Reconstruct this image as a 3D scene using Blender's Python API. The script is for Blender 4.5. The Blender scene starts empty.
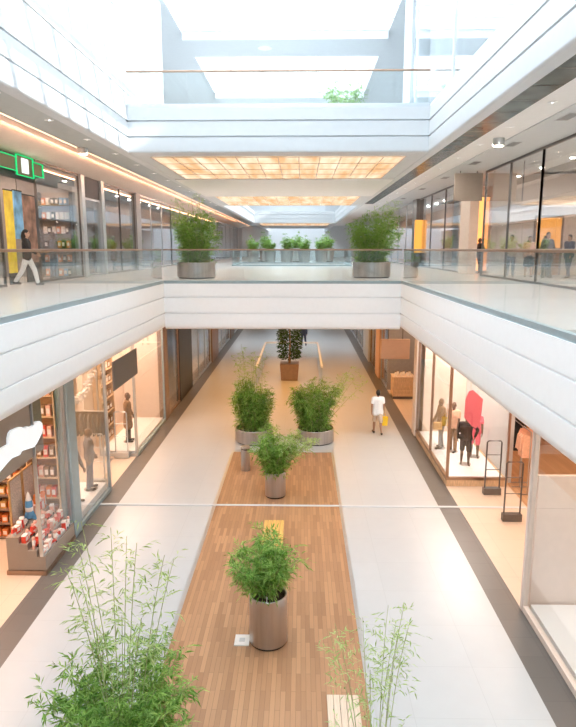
import bpy, bmesh, math, random
from mathutils import Vector, Matrix
S = bpy.context.scene
COL = S.collection
PI = math.pi
R = math.radians

# ------------------------------------------------------------------ materials
def _nt(name):
    m = bpy.data.materials.new(name); m.use_nodes = True
    nt = m.node_tree; nt.nodes.clear()
    out = nt.nodes.new('ShaderNodeOutputMaterial')
    return m, nt, out

def mat(name, col, rough=.5, metal=0., noise=.06, scale=6., bump=0., stretch=None, emit=None, es=0., spec=.5):
    m, nt, out = _nt(name)
    b = nt.nodes.new('ShaderNodeBsdfPrincipled')
    b.inputs['Roughness'].default_value = rough
    b.inputs['Metallic'].default_value = metal
    b.inputs['Specular IOR Level'].default_value = spec
    tc = nt.nodes.new('ShaderNodeTexCoord'); mp = nt.nodes.new('ShaderNodeMapping')
    nt.links.new(tc.outputs['Object'], mp.inputs['Vector'])
    if stretch: mp.inputs['Scale'].default_value = stretch
    n = nt.nodes.new('ShaderNodeTexNoise'); n.inputs['Scale'].default_value = scale; n.inputs['Detail'].default_value = 3
    nt.links.new(mp.outputs[0], n.inputs['Vector'])
    r = nt.nodes.new('ShaderNodeValToRGB')
    lo = [max(0, c*(1-noise)) for c in col]; hi = [min(1, c*(1+noise)) for c in col]
    r.color_ramp.elements[0].position = .3; r.color_ramp.elements[1].position = .7
    r.color_ramp.elements[0].color = (*lo, 1); r.color_ramp.elements[1].color = (*hi, 1)
    nt.links.new(n.outputs['Fac'], r.inputs['Fac']); nt.links.new(r.outputs['Color'], b.inputs['Base Color'])
    if bump:
        bp = nt.nodes.new('ShaderNodeBump'); bp.inputs['Strength'].default_value = bump; bp.inputs['Distance'].default_value = .01
        nt.links.new(n.outputs['Fac'], bp.inputs['Height']); nt.links.new(bp.outputs[0], b.inputs['Normal'])
    if emit:
        b.inputs['Emission Color'].default_value = (*emit, 1); b.inputs['Emission Strength'].default_value = es
    nt.links.new(b.outputs[0], out.inputs[0])
    return m

def brick_mat(name, c1, c2, cm, w, h, mortar, rough, offset=.5, rot=0., bump=.0, grain=False):
    m, nt, out = _nt(name)
    b = nt.nodes.new('ShaderNodeBsdfPrincipled'); b.inputs['Roughness'].default_value = rough
    tc = nt.nodes.new('ShaderNodeTexCoord'); mp = nt.nodes.new('ShaderNodeMapping')
    mp.inputs['Rotation'].default_value = (0, 0, rot)
    nt.links.new(tc.outputs['Object'], mp.inputs['Vector'])
    t = nt.nodes.new('ShaderNodeTexBrick')
    t.inputs['Color1'].default_value = (*c1, 1); t.inputs['Color2'].default_value = (*c2, 1); t.inputs['Mortar'].default_value = (*cm, 1)
    t.inputs['Scale'].default_value = 1; t.inputs['Brick Width'].default_value = w; t.inputs['Row Height'].default_value = h
    t.inputs['Mortar Size'].default_value = mortar; t.inputs['Mortar Smooth'].default_value = .2; t.offset = offset
    t.inputs['Bias'].default_value = -.1
    nt.links.new(mp.outputs[0], t.inputs['Vector'])
    col = t.outputs['Color']
    n = nt.nodes.new('ShaderNodeTexNoise'); n.inputs['Scale'].default_value = 3 if not grain else 5
    if grain:
        mp2 = nt.nodes.new('ShaderNodeMapping'); mp2.inputs['Scale'].default_value = (14, .8, 1)
        nt.links.new(tc.outputs['Object'], mp2.inputs['Vector']); nt.links.new(mp2.outputs[0], n.inputs['Vector'])
    else:
        nt.links.new(tc.outputs['Object'], n.inputs['Vector'])
    mx = nt.nodes.new('ShaderNodeMix'); mx.data_type = 'RGBA'; mx.blend_type = 'MULTIPLY'
    mx.inputs['Factor'].default_value = .35 if grain else .12
    nt.links.new(col, mx.inputs['A'])
    rr = nt.nodes.new('ShaderNodeValToRGB'); rr.color_ramp.elements[0].color = (.55, .55, .55, 1)
    nt.links.new(n.outputs['Fac'], rr.inputs['Fac']); nt.links.new(rr.outputs['Color'], mx.inputs['B'])
    nt.links.new(mx.outputs['Result'], b.inputs['Base Color'])
    nt.links.new(b.outputs[0], out.inputs[0])
    return m

def glass_mat(name, tint, base=.05, k=.75, p=4., rough=.0):
    m, nt, out = _nt(name)
    tr = nt.nodes.new('ShaderNodeBsdfTransparent'); tr.inputs[0].default_value = (*tint, 1)
    gl = nt.nodes.new('ShaderNodeBsdfGlossy'); gl.inputs['Roughness'].default_value = rough
    gl.inputs['Color'].default_value = (.95, .97, 1, 1)
    lw = nt.nodes.new('ShaderNodeLayerWeight'); lw.inputs['Blend'].default_value = .5
    pw = nt.nodes.new('ShaderNodeMath'); pw.operation = 'POWER'; pw.inputs[1].default_value = p
    ma = nt.nodes.new('ShaderNodeMath'); ma.operation = 'MULTIPLY_ADD'; ma.inputs[1].default_value = k; ma.inputs[2].default_value = base
    ma.use_clamp = True
    nt.links.new(lw.outputs['Facing'], pw.inputs[0]); nt.links.new(pw.outputs[0], ma.inputs[0])
    mx = nt.nodes.new('ShaderNodeMixShader')
    nt.links.new(ma.outputs[0], mx.inputs[0]); nt.links.new(tr.outputs[0], mx.inputs[1]); nt.links.new(gl.outputs[0], mx.inputs[2])
    nt.links.new(mx.outputs[0], out.inputs[0])
    return m

def emit_mat(name, col, s, noise=0., scale=(1, 1, 1)):
    m, nt, out = _nt(name)
    e = nt.nodes.new('ShaderNodeEmission'); e.inputs['Color'].default_value = (*col, 1); e.inputs['Strength'].default_value = s
    if noise:
        tc = nt.nodes.new('ShaderNodeTexCoord'); mp = nt.nodes.new('ShaderNodeMapping'); mp.inputs['Scale'].default_value = scale
        n = nt.nodes.new('ShaderNodeTexNoise'); n.inputs['Scale'].default_value = 1; n.inputs['Detail'].default_value = 5
        r = nt.nodes.new('ShaderNodeValToRGB')
        r.color_ramp.elements[0].position = .35; r.color_ramp.elements[1].position = .65
        r.color_ramp.elements[0].color = (*[c*(1-noise*w) for c, w in zip(col, (.5, 1, 1.4))], 1); r.color_ramp.elements[1].color = (*col, 1)
        nt.links.new(tc.outputs['Object'], mp.inputs[0]); nt.links.new(mp.outputs[0], n.inputs['Vector'])
        nt.links.new(n.outputs['Fac'], r.inputs['Fac']); nt.links.new(r.outputs['Color'], e.inputs['Color'])
    nt.links.new(e.outputs[0], out.inputs[0])
    return m

def leaf_mat(name, dark, light):
    m, nt, out = _nt(name)
    g = nt.nodes.new('ShaderNodeNewGeometry'); r = nt.nodes.new('ShaderNodeValToRGB')
    r.color_ramp.elements[0].color = (*dark, 1); r.color_ramp.elements[1].color = (*light, 1)
    nt.links.new(g.outputs['Random Per Island'], r.inputs['Fac'])
    b = nt.nodes.new('ShaderNodeBsdfPrincipled'); b.inputs['Roughness'].default_value = .45
    t = nt.nodes.new('ShaderNodeBsdfTranslucent')
    nt.links.new(r.outputs['Color'], b.inputs['Base Color']); nt.links.new(r.outputs['Color'], t.inputs['Color'])
    mx = nt.nodes.new('ShaderNodeMixShader'); mx.inputs[0].default_value = .55
    nt.links.new(b.outputs[0], mx.inputs[1]); nt.links.new(t.outputs[0], mx.inputs[2]); nt.links.new(mx.outputs[0], out.inputs[0])
    return m

M = dict(
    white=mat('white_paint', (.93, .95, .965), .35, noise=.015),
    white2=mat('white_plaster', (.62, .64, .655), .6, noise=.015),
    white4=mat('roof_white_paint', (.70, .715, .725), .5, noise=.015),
    white3=mat('dimmed_white_paint', (.64, .66, .675), .45, noise=.015),  # same fascia white, darkened to offset strong skylight on the top floor
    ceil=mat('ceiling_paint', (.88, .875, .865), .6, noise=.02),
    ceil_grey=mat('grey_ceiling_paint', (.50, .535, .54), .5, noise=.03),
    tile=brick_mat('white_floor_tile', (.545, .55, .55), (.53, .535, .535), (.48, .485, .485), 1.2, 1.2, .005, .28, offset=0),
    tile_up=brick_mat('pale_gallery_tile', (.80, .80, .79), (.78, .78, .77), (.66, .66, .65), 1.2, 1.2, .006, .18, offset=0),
    band=brick_mat('grey_floor_tile', (.15, .138, .127), (.135, .125, .115), (.11, .10, .095), .55, .55, .005, .35, offset=0),
    shop_tile=brick_mat('beige_shop_tile', (.70, .56, .44), (.68, .54, .42), (.56, .45, .36), .9, .9, .005, .3, offset=0),
    shop_wood=brick_mat('shop_wood_floor', (.55, .32, .17), (.46, .26, .13), (.3, .17, .09), 1.4, .14, .004, .35, rot=PI/2, grain=True),
    deck=brick_mat('deck_planks', (.53, .285, .145), (.36, .18, .088), (.30, .165, .085), .85, .082, .004, .45, rot=PI/2, grain=True),
    steel=mat('brushed_steel', (.50, .475, .46), .32, 1., noise=.12, scale=8, stretch=(1, 1, .05)),
    steel_dark=mat('dark_steel', (.17, .16, .155), .35, .8),
    alu=mat('aluminium', (.58, .61, .63), .35, .85, noise=.04),
    alu_teal=mat('blue_grey_metal', (.33, .42, .45), .4, .3, noise=.05),
    bronze=mat('bronze_metal', (.40, .275, .20), .32, .85, noise=.06),
    black=mat('black_metal', (.02, .02, .02), .4),
    charcoal=mat('charcoal', (.07, .07, .075), .6),
    grey=mat('mid_grey', (.30, .30, .31), .5),
    taupe=mat('taupe_panel', (.33, .265, .215), .55, noise=.03),
    greysign=mat('dark_grey_panel', (.145, .135, .13), .55, noise=.03),
    tan=mat('tan_panel', (.70, .46, .32), .55, noise=.03),
    beige=mat('beige_wall', (.74, .60, .50), .6, noise=.03),
    pink_wall=mat('blush_wall', (.80, .68, .60), .6, noise=.03),
    wood=mat('warm_wood', (.42, .22, .10), .4, noise=.3, scale=4, stretch=(1, 1, 8)),
    wood_l=mat('light_wood', (.66, .46, .28), .45, noise=.2, scale=5, stretch=(12, .6, 1)),
    wood_p=mat('pale_bench_wood', (.74, .58, .44), .45, noise=.12, scale=5, stretch=(12, .6, 1)),
    wood_y=mat('golden_wood', (.72, .41, .11), .4, noise=.2, scale=5, stretch=(12, .6, 1)),
    brown=mat('brown_stone', (.25, .17, .125), .4, noise=.1),
    soil=mat('soil', (.07, .045, .03), .9, noise=.4, scale=40, bump=.6),
    culm=mat('bamboo_culm', (.42, .46, .20), .45, noise=.25, scale=10),
    leaf=leaf_mat('bamboo_leaf', (.12, .30, .045), (.45, .66, .17)),
    leaf_d=leaf_mat('dark_leaf', (.02, .065, .016), (.09, .18, .045)),
    leaf_l=leaf_mat('pale_leaf', (.30, .46, .12), (.60, .72, .34)),
    glass=glass_mat('railing_glass', (.955, .98, .975), .045, .6, 4.),
    shop_glass=glass_mat('shop_glass', (.96, .965, .96), .05, .35, 3.2),
    up_glass=glass_mat('upper_shop_glass', (.94, .955, .955), .08, .55, 2.8),
    sky_glass=glass_mat('skylight_glass', (.97, .99, 1), .02, .1, 5.),
    mirror=mat('mirror_strip', (.11, .14, .14), .18, 0., noise=.35, scale=1.5, spec=.08),
    led=emit_mat('warm_led', (1, .50, .28), 1.8),
    spot=emit_mat('warm_lamp', (1, .80, .58), 14),
    dlight=emit_mat('white_lamp', (1, .93, .84), 10),
    onyx=emit_mat('lit_onyx', (1, .80, .58), .56, .45, (2.6, .35, 1)),
    screen=emit_mat('green_neon', (.02, .60, .18), .65),
    litwhite=emit_mat('lit_white_sign', (.80, .92, .88), .75),
    orange_lit=emit_mat('lit_orange_panel', (1, .34, .10), 1.0),
    amber_lit=emit_mat('lit_amber_panel', (1, .40, .08), .62),
    olive=mat('dark_olive_panel', (.07, .085, .04), .5),
    cloud=mat('brightened_sign_face', (.86, .91, .94), .45, noise=.02, emit=(.88, .95, 1), es=.22),  # faint glow added so the shaded sign face reads white
    red=mat('red_plastic', (.75, .07, .04), .35),
    coral=mat('coral_panel', (1, .17, .24), .5, noise=.03),
    orange=mat('orange_cloth', (.85, .26, .07), .6),
    yellow=mat('yellow_plastic', (.92, .60, .03), .45),
    blue=mat('blue_plastic', (.13, .36, .62), .4),
    toywhite=mat('white_plastic', (.85, .80, .76), .4),
    toypink=mat('pink_plastic', (.85, .48, .38), .45),
    gold=mat('gold_frame', (.62, .40, .18), .35, .6),
    mesh=mat('pale_mesh_panel', (.60, .48, .40), .6, noise=.25, scale=30),
    skin=mat('skin', (.52, .32, .22), .5), skin_d=mat('tanned_skin', (.36, .20, .13), .5),
    mannequin=mat('bronze_mannequin', (.16, .095, .06), .35, noise=.1),
    hair=mat('dark_hair', (.018, .014, .012), .55, noise=.3, scale=40),
    cwhite=mat('white_cotton', (.85, .86, .88), .8, noise=.03, bump=.2, scale=20),
    cblack=mat('black_cotton', (.025, .025, .028), .85, noise=.2, scale=20),
    cgrey=mat('grey_wool', (.13, .12, .12), .85, noise=.15, scale=20),
    cbrown=mat('brown_wool', (.28, .17, .09), .85, noise=.25, scale=15),
    cochre=mat('ochre_knit', (.62, .36, .11), .85, noise=.2, scale=15),
    cnavy=mat('navy_denim', (.06, .08, .13), .8, noise=.15, scale=20),
    cbeige=mat('beige_cotton', (.62, .49, .38), .85, noise=.08, scale=20),
    cpeach=mat('peach_cotton', (.85, .50, .34), .85, noise=.08, scale=20),
    poster_b=mat('blue_poster', (.18, .42, .75), .5, noise=.5, scale=2.2),
    poster_y=mat('yellow_poster', (.95, .66, .06), .5, noise=.25, scale=2.),
    poster_p=mat('portrait_poster', (.34, .20, .15), .5, noise=.7, scale=1.8),
    curtain=mat('sheer_white_curtain', (.86, .90, .94), .7, noise=.08, scale=1.2, stretch=(1, 3, .1)),
)

# ------------------------------------------------------------------ mesh builder
class MB:
    def __init__(s, o=(0, 0, 0)):
        s.v = []; s.f = []; s.o = o
    def add(s, vs, fs):
        k = len(s.v); s.v += [tuple(p) for p in vs]; s.f += [tuple(i+k for i in f) for f in fs]; return s
    def box(s, x0, x1, y0, y1, z0, z1):
        x0, x1 = sorted((x0, x1)); y0, y1 = sorted((y0, y1)); z0, z1 = sorted((z0, z1))
        return s.add([(x0,y0,z0),(x1,y0,z0),(x1,y1,z0),(x0,y1,z0),(x0,y0,z1),(x1,y0,z1),(x1,y1,z1),(x0,y1,z1)],
              [(0,3,2,1),(4,5,6,7),(0,1,5,4),(1,2,6,5),(2,3,7,6),(3,0,4,7)])
    def tube(s, pts, r, n=8, cap=True):
        pts = [Vector(p) for p in pts]; rr = r if isinstance(r, (list, tuple)) else [r]*len(pts)
        vs = []; up = None
        for i, p in enumerate(pts):
            t = (pts[min(i+1, len(pts)-1)]-pts[max(i-1, 0)])
            if t.length < 1e-9: t = Vector((0, 0, 1))
            t.normalize()
            if up is None: up = Vector((1, 0, 0)) if abs(t.x) < .8 else Vector((0, 1, 0))
            a = t.cross(up)
            if a.length < 1e-6: a = t.cross(Vector((.3, .8, .5)))
            a.normalize(); b = t.cross(a); up = -b if False else up
            for k in range(n):
                w = 2*PI*k/n; vs.append(p+(a*math.cos(w)+b*math.sin(w))*rr[i])
        fs = []
        for i in range(len(pts)-1):
            for k in range(n):
                fs.append((i*n+k, i*n+(k+1) % n, (i+1)*n+(k+1) % n, (i+1)*n+k))
        if cap:
            fs.append(tuple(range(n-1, -1, -1))); m = (len(pts)-1)*n; fs.append(tuple(m+k for k in range(n)))
        return s.add(vs, fs)
    def lathe(s, prof, n=32, c=(0, 0, 0)):
        vs = []; fs = []
        for (r, z) in prof:
            for k in range(n):
                w = 2*PI*k/n; vs.append((c[0]+r*math.cos(w), c[1]+r*math.sin(w), c[2]+z))
        for i in range(len(prof)-1):
            for k in range(n):
                fs.append((i*n+k, i*n+(k+1) % n, (i+1)*n+(k+1) % n, (i+1)*n+k))
        fs.append(tuple(range(n-1, -1, -1))); m = (len(prof)-1)*n; fs.append(tuple(m+k for k in range(n)))
        return s.add(vs, fs)
    def prism(s, poly, axis, a, b):
        n = len(poly)
        def P(u, w, t):
            return (t, u, w) if axis == 'x' else ((u, t, w) if axis == 'y' else (u, w, t))
        vs = [P(u, w, a) for u, w in poly]+[P(u, w, b) for u, w in poly]
        fs = [tuple(range(n)), tuple(range(2*n-1, n-1, -1))]+[(i, i+n, (i+1) % n+n, (i+1) % n) for i in range(n)]
        return s.add(vs, fs)
    def ell(s, c, rx, ry, rz, nu=12, nv=8):
        vs = [(c[0], c[1], c[2]-rz)]; fs = []
        for j in range(1, nv):
            p = -PI/2+PI*j/nv
            for k in range(nu):
                w = 2*PI*k/nu; vs.append((c[0]+rx*math.cos(p)*math.cos(w), c[1]+ry*math.cos(p)*math.sin(w), c[2]+rz*math.sin(p)))
        vs.append((c[0], c[1], c[2]+rz)); t = len(vs)-1
        for k in range(nu):
            fs.append((0, 1+(k+1) % nu, 1+k)); fs.append((t, 1+(nv-2)*nu+k, 1+(nv-2)*nu+(k+1) % nu))
            for j in range(nv-2):
                a = 1+j*nu; fs.append((a+k, a+(k+1) % nu, a+nu+(k+1) % nu, a+nu+k))
        return s.add(vs, fs)
    def build(s, name, m, parent=None, smooth=False, bevel=0.):
        me = bpy.data.meshes.new(name)
        o = s.o
        me.from_pydata([(a-o[0], b-o[1], c-o[2]) for a, b, c in s.v], [], s.f)
        bm = bmesh.new(); bm.from_mesh(me); bmesh.ops.recalc_face_normals(bm, faces=bm.faces); bm.to_mesh(me); bm.free()
        me.materials.append(M[m] if isinstance(m, str) else m)
        if smooth:
            me.shade_smooth() if smooth is True else me.shade_smooth()
            if smooth != 'all': me.set_sharp_from_angle(angle=R(35))
        ob = bpy.data.objects.new(name, me); COL.objects.link(ob)
        if parent: ob.parent = parent
        elif o != (0, 0, 0): ob.location = o
        if bevel:
            bv = ob.modifiers.new('bevel', 'BEVEL'); bv.width = bevel; bv.segments = 2; bv.limit_method = 'ANGLE'
        return ob

def tag(o, label, cat, group=None, kind=None):
    o['label'] = label; o['category'] = cat
    if group: o['group'] = group
    if kind: o['kind'] = kind
    return o
def thing(name, label, cat, loc=(0, 0, 0), rz=0., group=None):
    o = bpy.data.objects.new(name, None); COL.objects.link(o); o.location = loc; o.rotation_euler = (0, 0, rz)
    return tag(o, label, cat, group)
def st(o, label=None):
    o['kind'] = 'structure'
    if label: o['label'] = label
    return o
def dup(root, loc, rz=0., label=None, group=None, scale=None):
    r = root.copy(); COL.objects.link(r); r.location = loc; r.rotation_euler = (0, 0, rz)
    if label: r['label'] = label
    if group: r['group'] = group
    if scale: r.scale = scale
    for ch in list(root.children):
        c = ch.copy(); COL.objects.link(c); c.parent = r
        for g in list(ch.children):
            d = g.copy(); COL.objects.link(d); d.parent = c
    return r
def B(*a): return MB().box(*a)

# ------------------------------------------------------------------ dimensions
Z1, Z2 = 5.92, 10.75          # gallery floors
F1, F2 = 4.37, 9.60           # undersides of their fascias
YN, YF = -9., 92.             # ends of the mall
SL, SU = 5.05, 8.4            # shop fronts, ground and gallery
BR1 = (21., 43.); BR2 = (50., 66.)      # bridges at gallery level
UP1 = (17.3, 38.); UP2 = (63., 80.)     # bridges of the top level

# ------------------------------------------------------------------ ground floor
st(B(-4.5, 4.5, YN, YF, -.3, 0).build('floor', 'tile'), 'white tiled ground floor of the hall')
for s in (-1, 1):
    st(B(s*4.5, s*SL, YN, YF, -.3, 0).build('floor', 'band'), 'dark grey tile strip along the shop fronts')
    st(B(s*SL, s*12.4, YN, YF, -.3, 0).build('floor', 'shop_tile'), 'beige shop floor')
st(B(-1.72, 1.72, 2., 20.95, 0, .012).build('floor', 'deck'), 'strip of warm brown wooden planks down the middle of the floor')
for i, (x0, x1, y0, y1) in enumerate([(-1.80, -1.72, 2, 21.03), (1.72, 1.80, 2, 21.03), (-1.72, 1.72, 20.95, 21.03)]):
    st(B(x0, x1, y0, y1, 0, .016).build('trim_1', 'alu'), 'grey metal edge of the wooden floor strip')
st(B(-5.0, 6.9, 16.28, 16.38, 0, .022).build('trim_2', 'white2'), 'white joint strip across the floor')
st(B(SL, 11, 11.6, 17.8, 0, .004).build('floor', 'shop_tile'))
st(B(6.95, 12, 11.6, 24, .004, .008).build('floor', 'shop_wood'))

# ------------------------------------------------------------------ slabs with grooved fascias
def fascia(z0, z1, rnd):
    g = .05
    h = z1-z0
    p = [(0, z1)]
    for q in (.29, .64):
        z = z1-h*q; p += [(0, z+.022), (g, z+.018), (g, z-.018), (0, z-.022)]
    for k in range(7):
        a = PI/2*k/6; p.append((rnd-rnd*math.cos(a), z0+rnd-rnd*math.sin(a)))
    return p
for s, side in ((-1, 'left'), (1, 'right')):
    pr = fascia(F1, Z1, .22)
    poly = [(s*(4+dx), z) for dx, z in pr]+[(s*12.4, F1), (s*12.4, Z1)]
    st(MB().prism(poly, 'y', YN, YF).build('gallery_slab', 'white', smooth=True), 'white grooved edge of the %s gallery' % side)
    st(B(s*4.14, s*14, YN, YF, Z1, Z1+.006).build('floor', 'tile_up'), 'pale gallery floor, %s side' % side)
    pr = fascia(F2, Z2, .06)
    poly = [(s*(4+dx), z) for dx, z in pr]+[(s*4.25, F2), (s*4.25, 10.4), (s*14.4, 10.4), (s*14.4, Z2)]
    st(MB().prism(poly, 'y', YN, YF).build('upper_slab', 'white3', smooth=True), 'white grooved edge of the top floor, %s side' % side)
    # outer walls
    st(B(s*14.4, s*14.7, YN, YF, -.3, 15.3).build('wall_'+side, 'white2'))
def bridge(y0, y1, z0, z1, rnd, lab):
    pf = fascia(z0, z1, rnd)
    poly = [(y0+dx, z) for dx, z in pf]+[(y1-dx, z) for dx, z in reversed(pf)]
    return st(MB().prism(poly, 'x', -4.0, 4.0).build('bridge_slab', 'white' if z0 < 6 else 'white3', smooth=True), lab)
bridge(*BR1, F1, Z1, .12, 'white bridge joining the two galleries')
bridge(*BR2, F1, Z1, .12, 'second gallery bridge farther back')
bridge(*UP1, F2, Z2, .06, 'white bridge of the top floor')
bridge(*UP2, F2, Z2, .06, 'second top floor bridge farther back')
for y0, y1 in (BR1, BR2):
    st(B(-4.14, 4.14, y0+.14, y1-.14, Z1, Z1+.005).build('floor', 'tile_up'), 'pale bridge floor')
st(B(-14.4, 14.4, YF, YF+.3, -.3, 15.3).build('wall_back', 'white'))
st(B(-14.4, 14.4, YN-.3, YN, -.3, 15.3).build('wall_front', 'white2'))

# gallery ceilings
for s, side in ((-1, 'left'), (1, 'right')):
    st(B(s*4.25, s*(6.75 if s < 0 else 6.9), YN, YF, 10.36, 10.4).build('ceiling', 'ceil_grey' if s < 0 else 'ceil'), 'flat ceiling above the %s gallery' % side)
    if s < 0:
        st(MB().prism([(-6.98, 10.40), (-6.98, 10.30), (-8.5, 10.04), (-8.5, 10.40)], 'y', YN, YF).build('ceiling', 'pink_wall'), 'sloping pale band under the light line')
        st(B(-6.79, -6.87, YN, YF, 10.385, 10.395).build('ceiling_light', 'led'), 'long warm line of light in the left gallery ceiling')
        st(B(-7.0, -6.99, YN, YF, 10.28, 10.40).build('trim_3', 'white'))
    else:
        st(MB().prism([(6.9, 10.40), (6.9, 10.33), (8.5, 10.30), (8.5, 10.40)], 'y', YN, YF).build('ceiling', 'white2'), 'white band above the right shop windows')
        st(B(5.0, 5.95, YN, UP1[0]+30, 10.34, 10.36).build('trim_4', 'mirror'), 'dark mirrored strip in the right ceiling')
        m = MB()
        y = YN
        while y < 47:
            m.box(5.0, 5.95, y, y+.025, 10.334, 10.341); y += 1.25
        st(m.build('trim_5', 'steel_dark'), 'thin dark joints of the mirrored strip')

# luminous panels under the top bridge
for (y0, y1) in ((17.95, 23.3), (31., 37.3), (63.8, 69.)):
    st(B(-3.55, 3.5, y0, y1, 9.585, 9.6).build('ceiling_light', 'onyx'), 'glowing amber ceiling panel under the top bridge')
    m = MB()
    for k in range(13):
        x = -3.55+7.05*k/12; m.box(x-.012, x+.012, y0, y1, 9.57, 9.586)
    for k in range(5):
        y = y0+(y1-y0)*k/4; m.box(-3.58, 3.53, y-.012, y+.012, 9.57, 9.585)
    st(m.build('trim_6', 'wood_p'), 'thin bars of the glowing panel')
st(B(-4, 4, 23.5, 30.8, 9.56, 9.6).build('ceiling', 'ceil'), 'pale soffit between the glowing panels')

# roof with skylights
for s in (-1, 1):
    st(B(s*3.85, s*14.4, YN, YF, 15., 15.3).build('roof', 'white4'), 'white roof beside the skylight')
OPEN = [(YN, 24.9), (27., 34.), (36.5, 62.), (66., 90.)]
prev = None
for y0, y1 in OPEN:
    if prev is not None: st(B(-3.85, 3.85, prev, y0, 14.75, 15.3).build('roof_beam', 'white4'), 'broad white beam between two skylights')
    prev = y1
st(B(-3.85, 3.85, prev, YF, 14.75, 15.3).build('roof_beam', 'white4'))
for i, (y0, y1) in enumerate(OPEN):
    m = MB(); n = max(2, round((y1-y0)/1.15))
    for k in range(n+1):
        y = y0+(y1-y0)*k/n; m.box(-3.85, 3.85, y-.05, y+.05, 15.05, 15.3)
    for x in (-2.6, -1.3, 0, 1.3, 2.6): m.box(x-.03, x+.03, y0, y1, 15.12, 15.28)
    w = st(m.build('window_%d' % (i+1), 'white'), 'skylight of white bars')
    B(-3.85, 3.85, y0, y1, 15.30, 15.312).build('pane', 'sky_glass', w)

# top floor: solid white wall on the left, curtained glass on the right
st(B(-4.02, -4.2, YN, 20.6, Z2, 15).build('wall_left', 'white2'), 'white top floor wall above the left gallery')
m = MB()
for z in (11.15, 13.0, 13.35): m.box(-4.0, -4.03, YN, 20.6, z, z+.05)
st(m.build('trim_7', 'white'))
w = MB()
y = YN
while y < 20.6:
    w.box(4.02, 4.1, y, y+.04, Z2, 15); y += 4.8
w.box(4.02, 4.1, YN, 20.6, Z2, Z2+.08); w.box(4.02, 4.1, YN, 20.6, 14.85, 15)
w = st(w.build('window_5', 'white'), 'glazed top floor front above the right gallery')
B(4.05, 4.07, YN, 20.6, Z2+.08, 14.85).build('pane', 'up_glass', w)
m = MB(); random.seed(4)
vs = []; fs = []; y = YN; k = 0
while y < 20.5:
    d = .06*math.sin(y*5.1)+.05*math.sin(y*2.3); vs += [(4.55+d, y, Z2+.02), (4.55+d, y, 14.8)]; 
    if k: fs.append((2*k-2, 2*k, 2*k+1, 2*k-1))
    k += 1; y += .12
c = MB().add(vs, fs).build('curtain', 'curtain', smooth='all')
c.modifiers.new('s', 'SOLIDIFY').thickness = .01
tag(c, 'long sheer white curtain behind the top floor glass above the right gallery', 'curtain')
st(B(4.0, 5.2, 20.6, 22.0, Z2, 15).build('pillar', 'white4'), 'white pier beside the top bridge')
st(B(-4.0, -5.2, 20.6, 22.0, Z2, 15).build('pillar', 'white4'), 'white pier on the left of the top bridge')
for s in (-1, 1):
    st(B(s*10, s*10.2, 22, YF, Z2, 15).build('wall_%s' % ('left' if s < 0 else 'right'), 'white2'))
    st(B(s*4.6, s*10, 42, 42.2, Z2, 15).build('wall_%s' % ('left' if s < 0 else 'right'), 'beige'))

# ------------------------------------------------------------------ balustrades
def balustrade(name, label, p0, p1, z, top, n, shoe='alu_teal', railm='bronze'):
    t = thing(name, label, 'balustrade', (*p0, z))
    dx, dy = p1[0]-p0[0], p1[1]-p0[1]; L = math.hypot(dx, dy); t.rotation_euler.z = math.atan2(dy, dx)
    B(0, L, -.05, .05, 0, .10).build('base_channel', shoe, t)
    for k in range(n):
        a = L*k/n+.006; b = L*(k+1)/n-.006
        B(a, b, -.008, .008, .06, top-.03).build('glass_panel', 'glass', t)
    B(0, L, -.03, .03, top-.03, top+.02).build('handrail', railm, t, bevel=.012)
    return t
balustrade('glass_balustrade', 'long glass balustrade with bronze handrail along the left gallery edge', (-4.07, YN), (-4.07, BR1[0]+.07), Z1, 1.13, 20)
balustrade('glass_balustrade', 'long glass balustrade with bronze handrail along the right gallery edge', (4.07, YN), (4.07, BR1[0]+.07), Z1, 1.13, 20)
balustrade('glass_balustrade', 'glass balustrade with bronze handrail across the front of the gallery bridge', (-4.0, BR1[0]+.07), (4.0, BR1[0]+.07), Z1, 1.13, 5)
balustrade('glass_balustrade', 'glass balustrade across the back of the gallery bridge, behind the two round planters', (-4.0, BR1[1]-.07), (4.0, BR1[1]-.07), Z1, 1.13, 5)
balustrade('glass_balustrade', 'glass balustrade in front of the row of distant pots on the second bridge', (-4.0, BR2[0]+.07), (4.0, BR2[0]+.07), Z1, 1.13, 5)
for s, w in ((-1, 'left'), (1, 'right')):
    balustrade('glass_balustrade', 'short glass balustrade beyond the gallery bridge on the %s' % w, (s*4.07, BR1[1]), (s*4.07, BR2[0]), Z1, 1.13, 5)
balustrade('glass_balustrade', 'glass balustrade with thin handrail across the front of the top bridge', (-4.0, UP1[0]+.07), (4.0, UP1[0]+.07), Z2, .92, 5, 'alu', 'bronze')

# ------------------------------------------------------------------ lights
def area(name, loc, sx, sy, power, col, rot=(0, 0, 0)):
    l = bpy.data.lights.new(name, 'AREA'); l.shape = 'RECTANGLE'; l.size = sx; l.size_y = sy; l.energy = power; l.color = col
    o = bpy.data.objects.new(name, l); COL.objects.link(o); o.location = loc; o.rotation_euler = rot; return o
W1 = (1, .69, .50); W2 = (1, .86, .74); W3 = (1, .44, .09)
sun = bpy.data.lights.new('sun', 'SUN'); sun.energy = 2.4; sun.angle = R(.6); sun.color = (1, .98, .95)
so = bpy.data.objects.new('sun', sun); COL.objects.link(so)
so.rotation_euler = Vector((-1, .28, -.74)).to_track_quat('-Z', 'Y').to_euler()
w = bpy.data.worlds.new('sky'); S.world = w; w.use_nodes = True
bg = w.node_tree.nodes['Background']; bg.inputs[0].default_value = (.84, .925, 1, 1); bg.inputs[1].default_value = 2.4

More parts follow.
